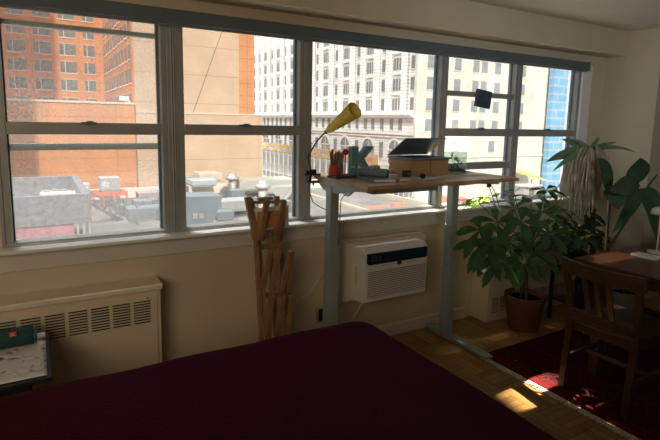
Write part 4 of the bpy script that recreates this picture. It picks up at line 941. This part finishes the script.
c = MB(); c.add([at(269,189,Y=48.5), at(284,202,Y=48.5), at(294,189,Y=48.5), at(269,189,Y=50), at(284,202,Y=50), at(294,189,Y=50)], [(0,1,2),(3,5,4),(0,3,4,1),(1,4,5,2),(2,5,3,0)]); dc.part('hopper', c, MATS['galvanised'])
dc.part('stand', MB().box(at(284,202,Y=48.5).x-.3, at(284,202,Y=48.5).x+.3, 48.6, 49.6, RZ, at(284,202,Y=49).z), gy)
# clutter of pipes in the middle window
for i in range(34):
    x = 14.5+random.uniform(0,8); y = random.uniform(47,57); h = random.uniform(.5,1.3); w_ = random.uniform(.25,.8)
    w = W('roof_duct_box', 'one of the small dark ducts and pipes cluttering the middle roof', 'duct', (x, y, RZ), 'small ducts on the middle roof')
    w.part('duct', MB().box(x,x+w_,y,y+w_,RZ,RZ+h), [gy, bs, lead, bg][i%4]); w.part('cap', MB().lathe([(w_*.5,0),(w_*.55,.15),(0,.3)], (x+w_/2,y+w_/2,RZ+h), 10), gy)
# red tarps at the roof edge
for i in range(30):
    x = 8+random.uniform(-2.2,5); y = random.uniform(46,57.5); h = random.uniform(.4,1.5); w_ = random.uniform(.12,.6)
    w = W('roof_duct_box', 'one of the small dark ducts and pipes on the roof in the left window', 'duct', (x, y, RZ), 'small ducts on the left roof')
    w.part('duct', MB().box(x,x+w_,y,y+w_,RZ,RZ+h), [gy, bs, lead, bs][i%4]); w.part('cap', MB().lathe([(w_*.5,0),(w_*.55,.15),(0,.3)], (x+w_/2,y+w_/2,RZ+h), 10), gy)
for (q, lab) in ((((362,207),(388,205.5),(392,209.5),(366,211.5)), 'flat red orange tarp on the roof seen under the desk, the larger one'), (((389,203),(401,202.5),(407,206),(397,207.8)), 'smaller red orange tarp on the roof beside the larger tarp')):
    pts = [at(x, y, Z=RZ+.02) for x, y in q]; mb = MB().add(pts+[p_+Vector((0,0,.05)) for p_ in pts], [(0,1,2,3)[::-1],(4,5,6,7),(0,1,5,4),(1,2,6,5),(2,3,7,6),(3,0,4,7)]); tag(mb.build('tarp', M('red_tarp', (.66,.14,.08), .7)), lab, 'tarp')
# vehicles and street clutter
def car(lab, x, y, col, rz=0, s=1.0, big=False):
    t = thing('delivery_truck' if big else 'car', lab, 'truck' if big else 'car', (x, y, G), rz); m = M('paint_'+lab[:14].replace(' ','_'), col, .3)
    if big:
        MB().box(-3.2,1.2,-1.1,1.1,.6,3.3).build('cargo_box', m, t, bevel=.05); MB().prism([(1.3,.5),(3.0,.5),(3.0,1.5),(2.5,2.4),(1.3,2.5)], lambda a,b: Vector((a,-1,b)), lambda a,b: Vector((a,1,b))).build('cab', wh, t, bevel=.04)
        wx = (-2.2, 2.2)
    else:
        MB().prism([(-2.2,.35),(2.2,.35),(2.25,.8),(1.3,.95),(.7,1.45),(-1.2,1.48),(-1.8,1.0),(-2.25,.9)], lambda a,b: Vector((a,-.88,b)), lambda a,b: Vector((a,.88,b))).build('body', m, t, bevel=.05)
        MB().prism([(1.15,.98),(.66,1.38),(-1.15,1.4),(-1.6,1.02)], lambda a,b: Vector((a,-.89,b)), lambda a,b: Vector((a,.89,b))).build('side_glass', pane, t)
        wx = (-1.4, 1.4)
    for a in wx:
        for b in (-.85, .85): MB().lathe([(.0,-.1),(.35,-.1),(.35,.1),(0,.1)], (a,b,.35), 14, Matrix.Rotation(R(90),3,'X')).build('wheel', blackp, t)
def stp(x, y): return at(x, y, Z=G)
for (x, y, lab, col, rz, big) in ((519,207,'blue parked car below the white cabin',(.08,.25,.5),0,False), (543,209,'white parked car nearest the blue building',(.6,.6,.6),10,False),
        (450,205,'red box truck parked below the desk corner',(.5,.08,.06),80,True), (489,207,'dark red car above the plant leaves',(.42,.06,.06),0,False)):
    p = stp(x, y); p = p if p.y < 58 else at(x, y, Y=58+(y%3)*.1); car(lab, p.x, p.y, col, R(rz), big=big)
a = at(523,203,Y=60); b = at(541,186,Y=60)
cbn = W('site_cabin', 'white site cabin with a small window below the yellow canopy', 'cabin', ((a.x+b.x)/2, 61, G)); cbn.part('walls', MB().box(a.x,b.x,60,62.4,G,b.z), wh); cbn.part('roof', MB().box(a.x-.2,b.x+.2,59.8,62.6,b.z,b.z+.25), M('cabin_roof', (.5,.5,.5), .6))
m1 = at(528.5,199,Y=60); m2 = at(534,190,Y=60); cbn.part('window', MB().box(m1.x,m2.x,59.93,60,m1.z,m2.z), pane)
a = at(521,184,Y=64); b = at(547,173,Y=64); cn_ = W('yellow_canopy', 'pale yellow sloping canopy above the white cabin', 'canopy', (a.x+2, 65, a.z)); cn_.part('roof', MB().add([Vector((a.x,64,b.z+.3)),Vector((b.x,64,a.z+.5)),Vector((b.x,67.5,a.z+1.4)),Vector((a.x,67.5,b.z+1.2)),Vector((a.x,64,b.z+.0)),Vector((b.x,64,a.z+.2)),Vector((b.x,67.5,a.z+1.1)),Vector((a.x,67.5,b.z+.9))], [(0,1,2,3),(7,6,5,4),(0,4,5,1),(1,5,6,2),(2,6,7,3),(3,7,4,0)]), M('canopy_yellow', (.62,.47,.16), .7))
for (x, y) in ((a.x+.1,64.2),(b.x-.3,64.2),(a.x+.1,67.2),(b.x-.3,67.2)): cn_.part('post', MB().box(x,x+.15,y,y+.15,G,a.z+.3), wh)
# construction fence seen under the desk
fc = W('site_fence', 'pale construction fence with thin poles at the street edge beyond the low roof', 'fence', (46, 66, G)); fc.part('panel', MB().box(41,56,66,66.15,G,G+2.2), M('fence_grey', (.35,.4,.43), .7, var=.2, scale=1))
for i in range(14): fc.part('pole', MB().box(41+i*1.1,41.12+i*1.1,65.85,66,G,G+4.6), postm)
fc.part('rail', MB().box(41,56,65.85,66,G+4.3,G+4.42), postm)

# ------------------------------------------------------------------ light
w = bpy.data.worlds.new('sky'); bpy.context.scene.world = w; w.use_nodes = True; nt = w.node_tree
sky = nt.nodes.new('ShaderNodeTexSky'); sky.sky_type = 'NISHITA'; sky.sun_disc = False; sky.sun_elevation = R(42); sky.sun_rotation = R(188); sky.air_density = 1.5; sky.dust_density = 3
bgk = nt.nodes['Background']; nt.links.new(sky.outputs[0], bgk.inputs[0]); bgk.inputs[1].default_value = .13
def sun(name, d, e, col, ang):
    l = bpy.data.lights.new(name, 'SUN'); l.energy = e; l.color = col; l.angle = ang; o = bpy.data.objects.new(name, l); C.objects.link(o); o.rotation_euler = Vector(d).to_track_quat('-Z','Y').to_euler(); return o
sun('sun', (.12*.8, .8, -.48), 4.0, (1,.93,.82), R(.5))
sun('fill_sun_west', (.72, .03, -.70), 3.6, (1,.97,.92), R(15))  # added sun that brightens the white stone facade from the side
sun('fill_sun_north', (.05, -.27, -.96), 4.2, (1,.98,.93), R(8))  # added steep sun to brighten the sill and tops near the window
def beam(name, target, src, e, size, col=(1,.86,.62), blend=.15, r=.1):
    l = bpy.data.lights.new(name, 'SPOT'); l.energy = e; l.color = col; l.spot_size = R(size); l.spot_blend = blend; l.shadow_soft_size = r
    o = bpy.data.objects.new(name, l); C.objects.link(o); o.location = src; o.rotation_euler = (Vector(target)-Vector(src)).to_track_quat('-Z','Y').to_euler()
def refl(name, t, dxy, elev, dist, e, size, **k):
    d = Vector((dxy, 1, 0)).normalized()*math.cos(R(elev)); d.z = math.sin(R(elev)); beam(name, t, Vector(t)+d*dist, e, size, **k)
refl('glint_floor', (2.49,1.71,0), .16, 46.5, 24, 230000, 1.05)
refl('glint_table', (3.08,1.66,.75), .10, 46, 24, 40000, 1.0)
# warm fill lamp added out of view to brighten the room
cl_ = thing('fill_lamp', 'round frosted fill lamp added out of view at the back of the room', 'lamp', (-1.7, -1.4, 2.33))
MB().lathe([(.0,.0),(.10,.01),(.16,.05),(.17,.07)], (0,0,0), 28).build('diffuser', M('frosted', (.8,.75,.65), .5), cl_, smooth=True)
l = bpy.data.lights.new('room_fill', 'AREA'); l.energy = 3; l.size = .5; l.color = (1,.72,.45); o = bpy.data.objects.new('room_fill', l); C.objects.link(o); o.location = (-1.7,-1.4,2.30)
l = bpy.data.lights.new('fill_left', 'SPOT'); l.energy = 145; l.spot_size = R(88); l.spot_blend = 1; l.shadow_soft_size = 1.0; l.color = (1,.80,.56); o = bpy.data.objects.new('fill_left', l); C.objects.link(o); o.location = (-1.4,-.3,2.1); o.rotation_euler = (Vector((.7,2.8,1.25))-Vector(o.location)).to_track_quat('-Z','Y').to_euler()  # added warm fill for the left wall, stands for no known lamp
l = bpy.data.lights.new('fill_right', 'SPOT'); l.energy = 130; l.spot_size = R(62); l.spot_blend = 1; l.shadow_soft_size = .4; l.color = (.85,.95,1); o = bpy.data.objects.new('fill_right', l); C.objects.link(o); o.location = (1.2,-1.6,1.9); o.rotation_euler = (Vector((4.0,2.8,2.5))-Vector(o.location)).to_track_quat('-Z','Y').to_euler()  # added cool fill that lifts the upper right window corner
vs_ = bpy.context.scene.view_settings; vs_.view_transform = 'Standard'; vs_.look = 'None'; vs_.exposure = .12; vs_.gamma = 1; vs_.use_curve_mapping = False
bpy.context.scene.display_settings.display_device = 'sRGB'
bpy.context.scene.cycles.max_bounces = 10; bpy.context.scene.cycles.diffuse_bounces = 6; bpy.context.scene.cycles.transparent_max_bounces = 16
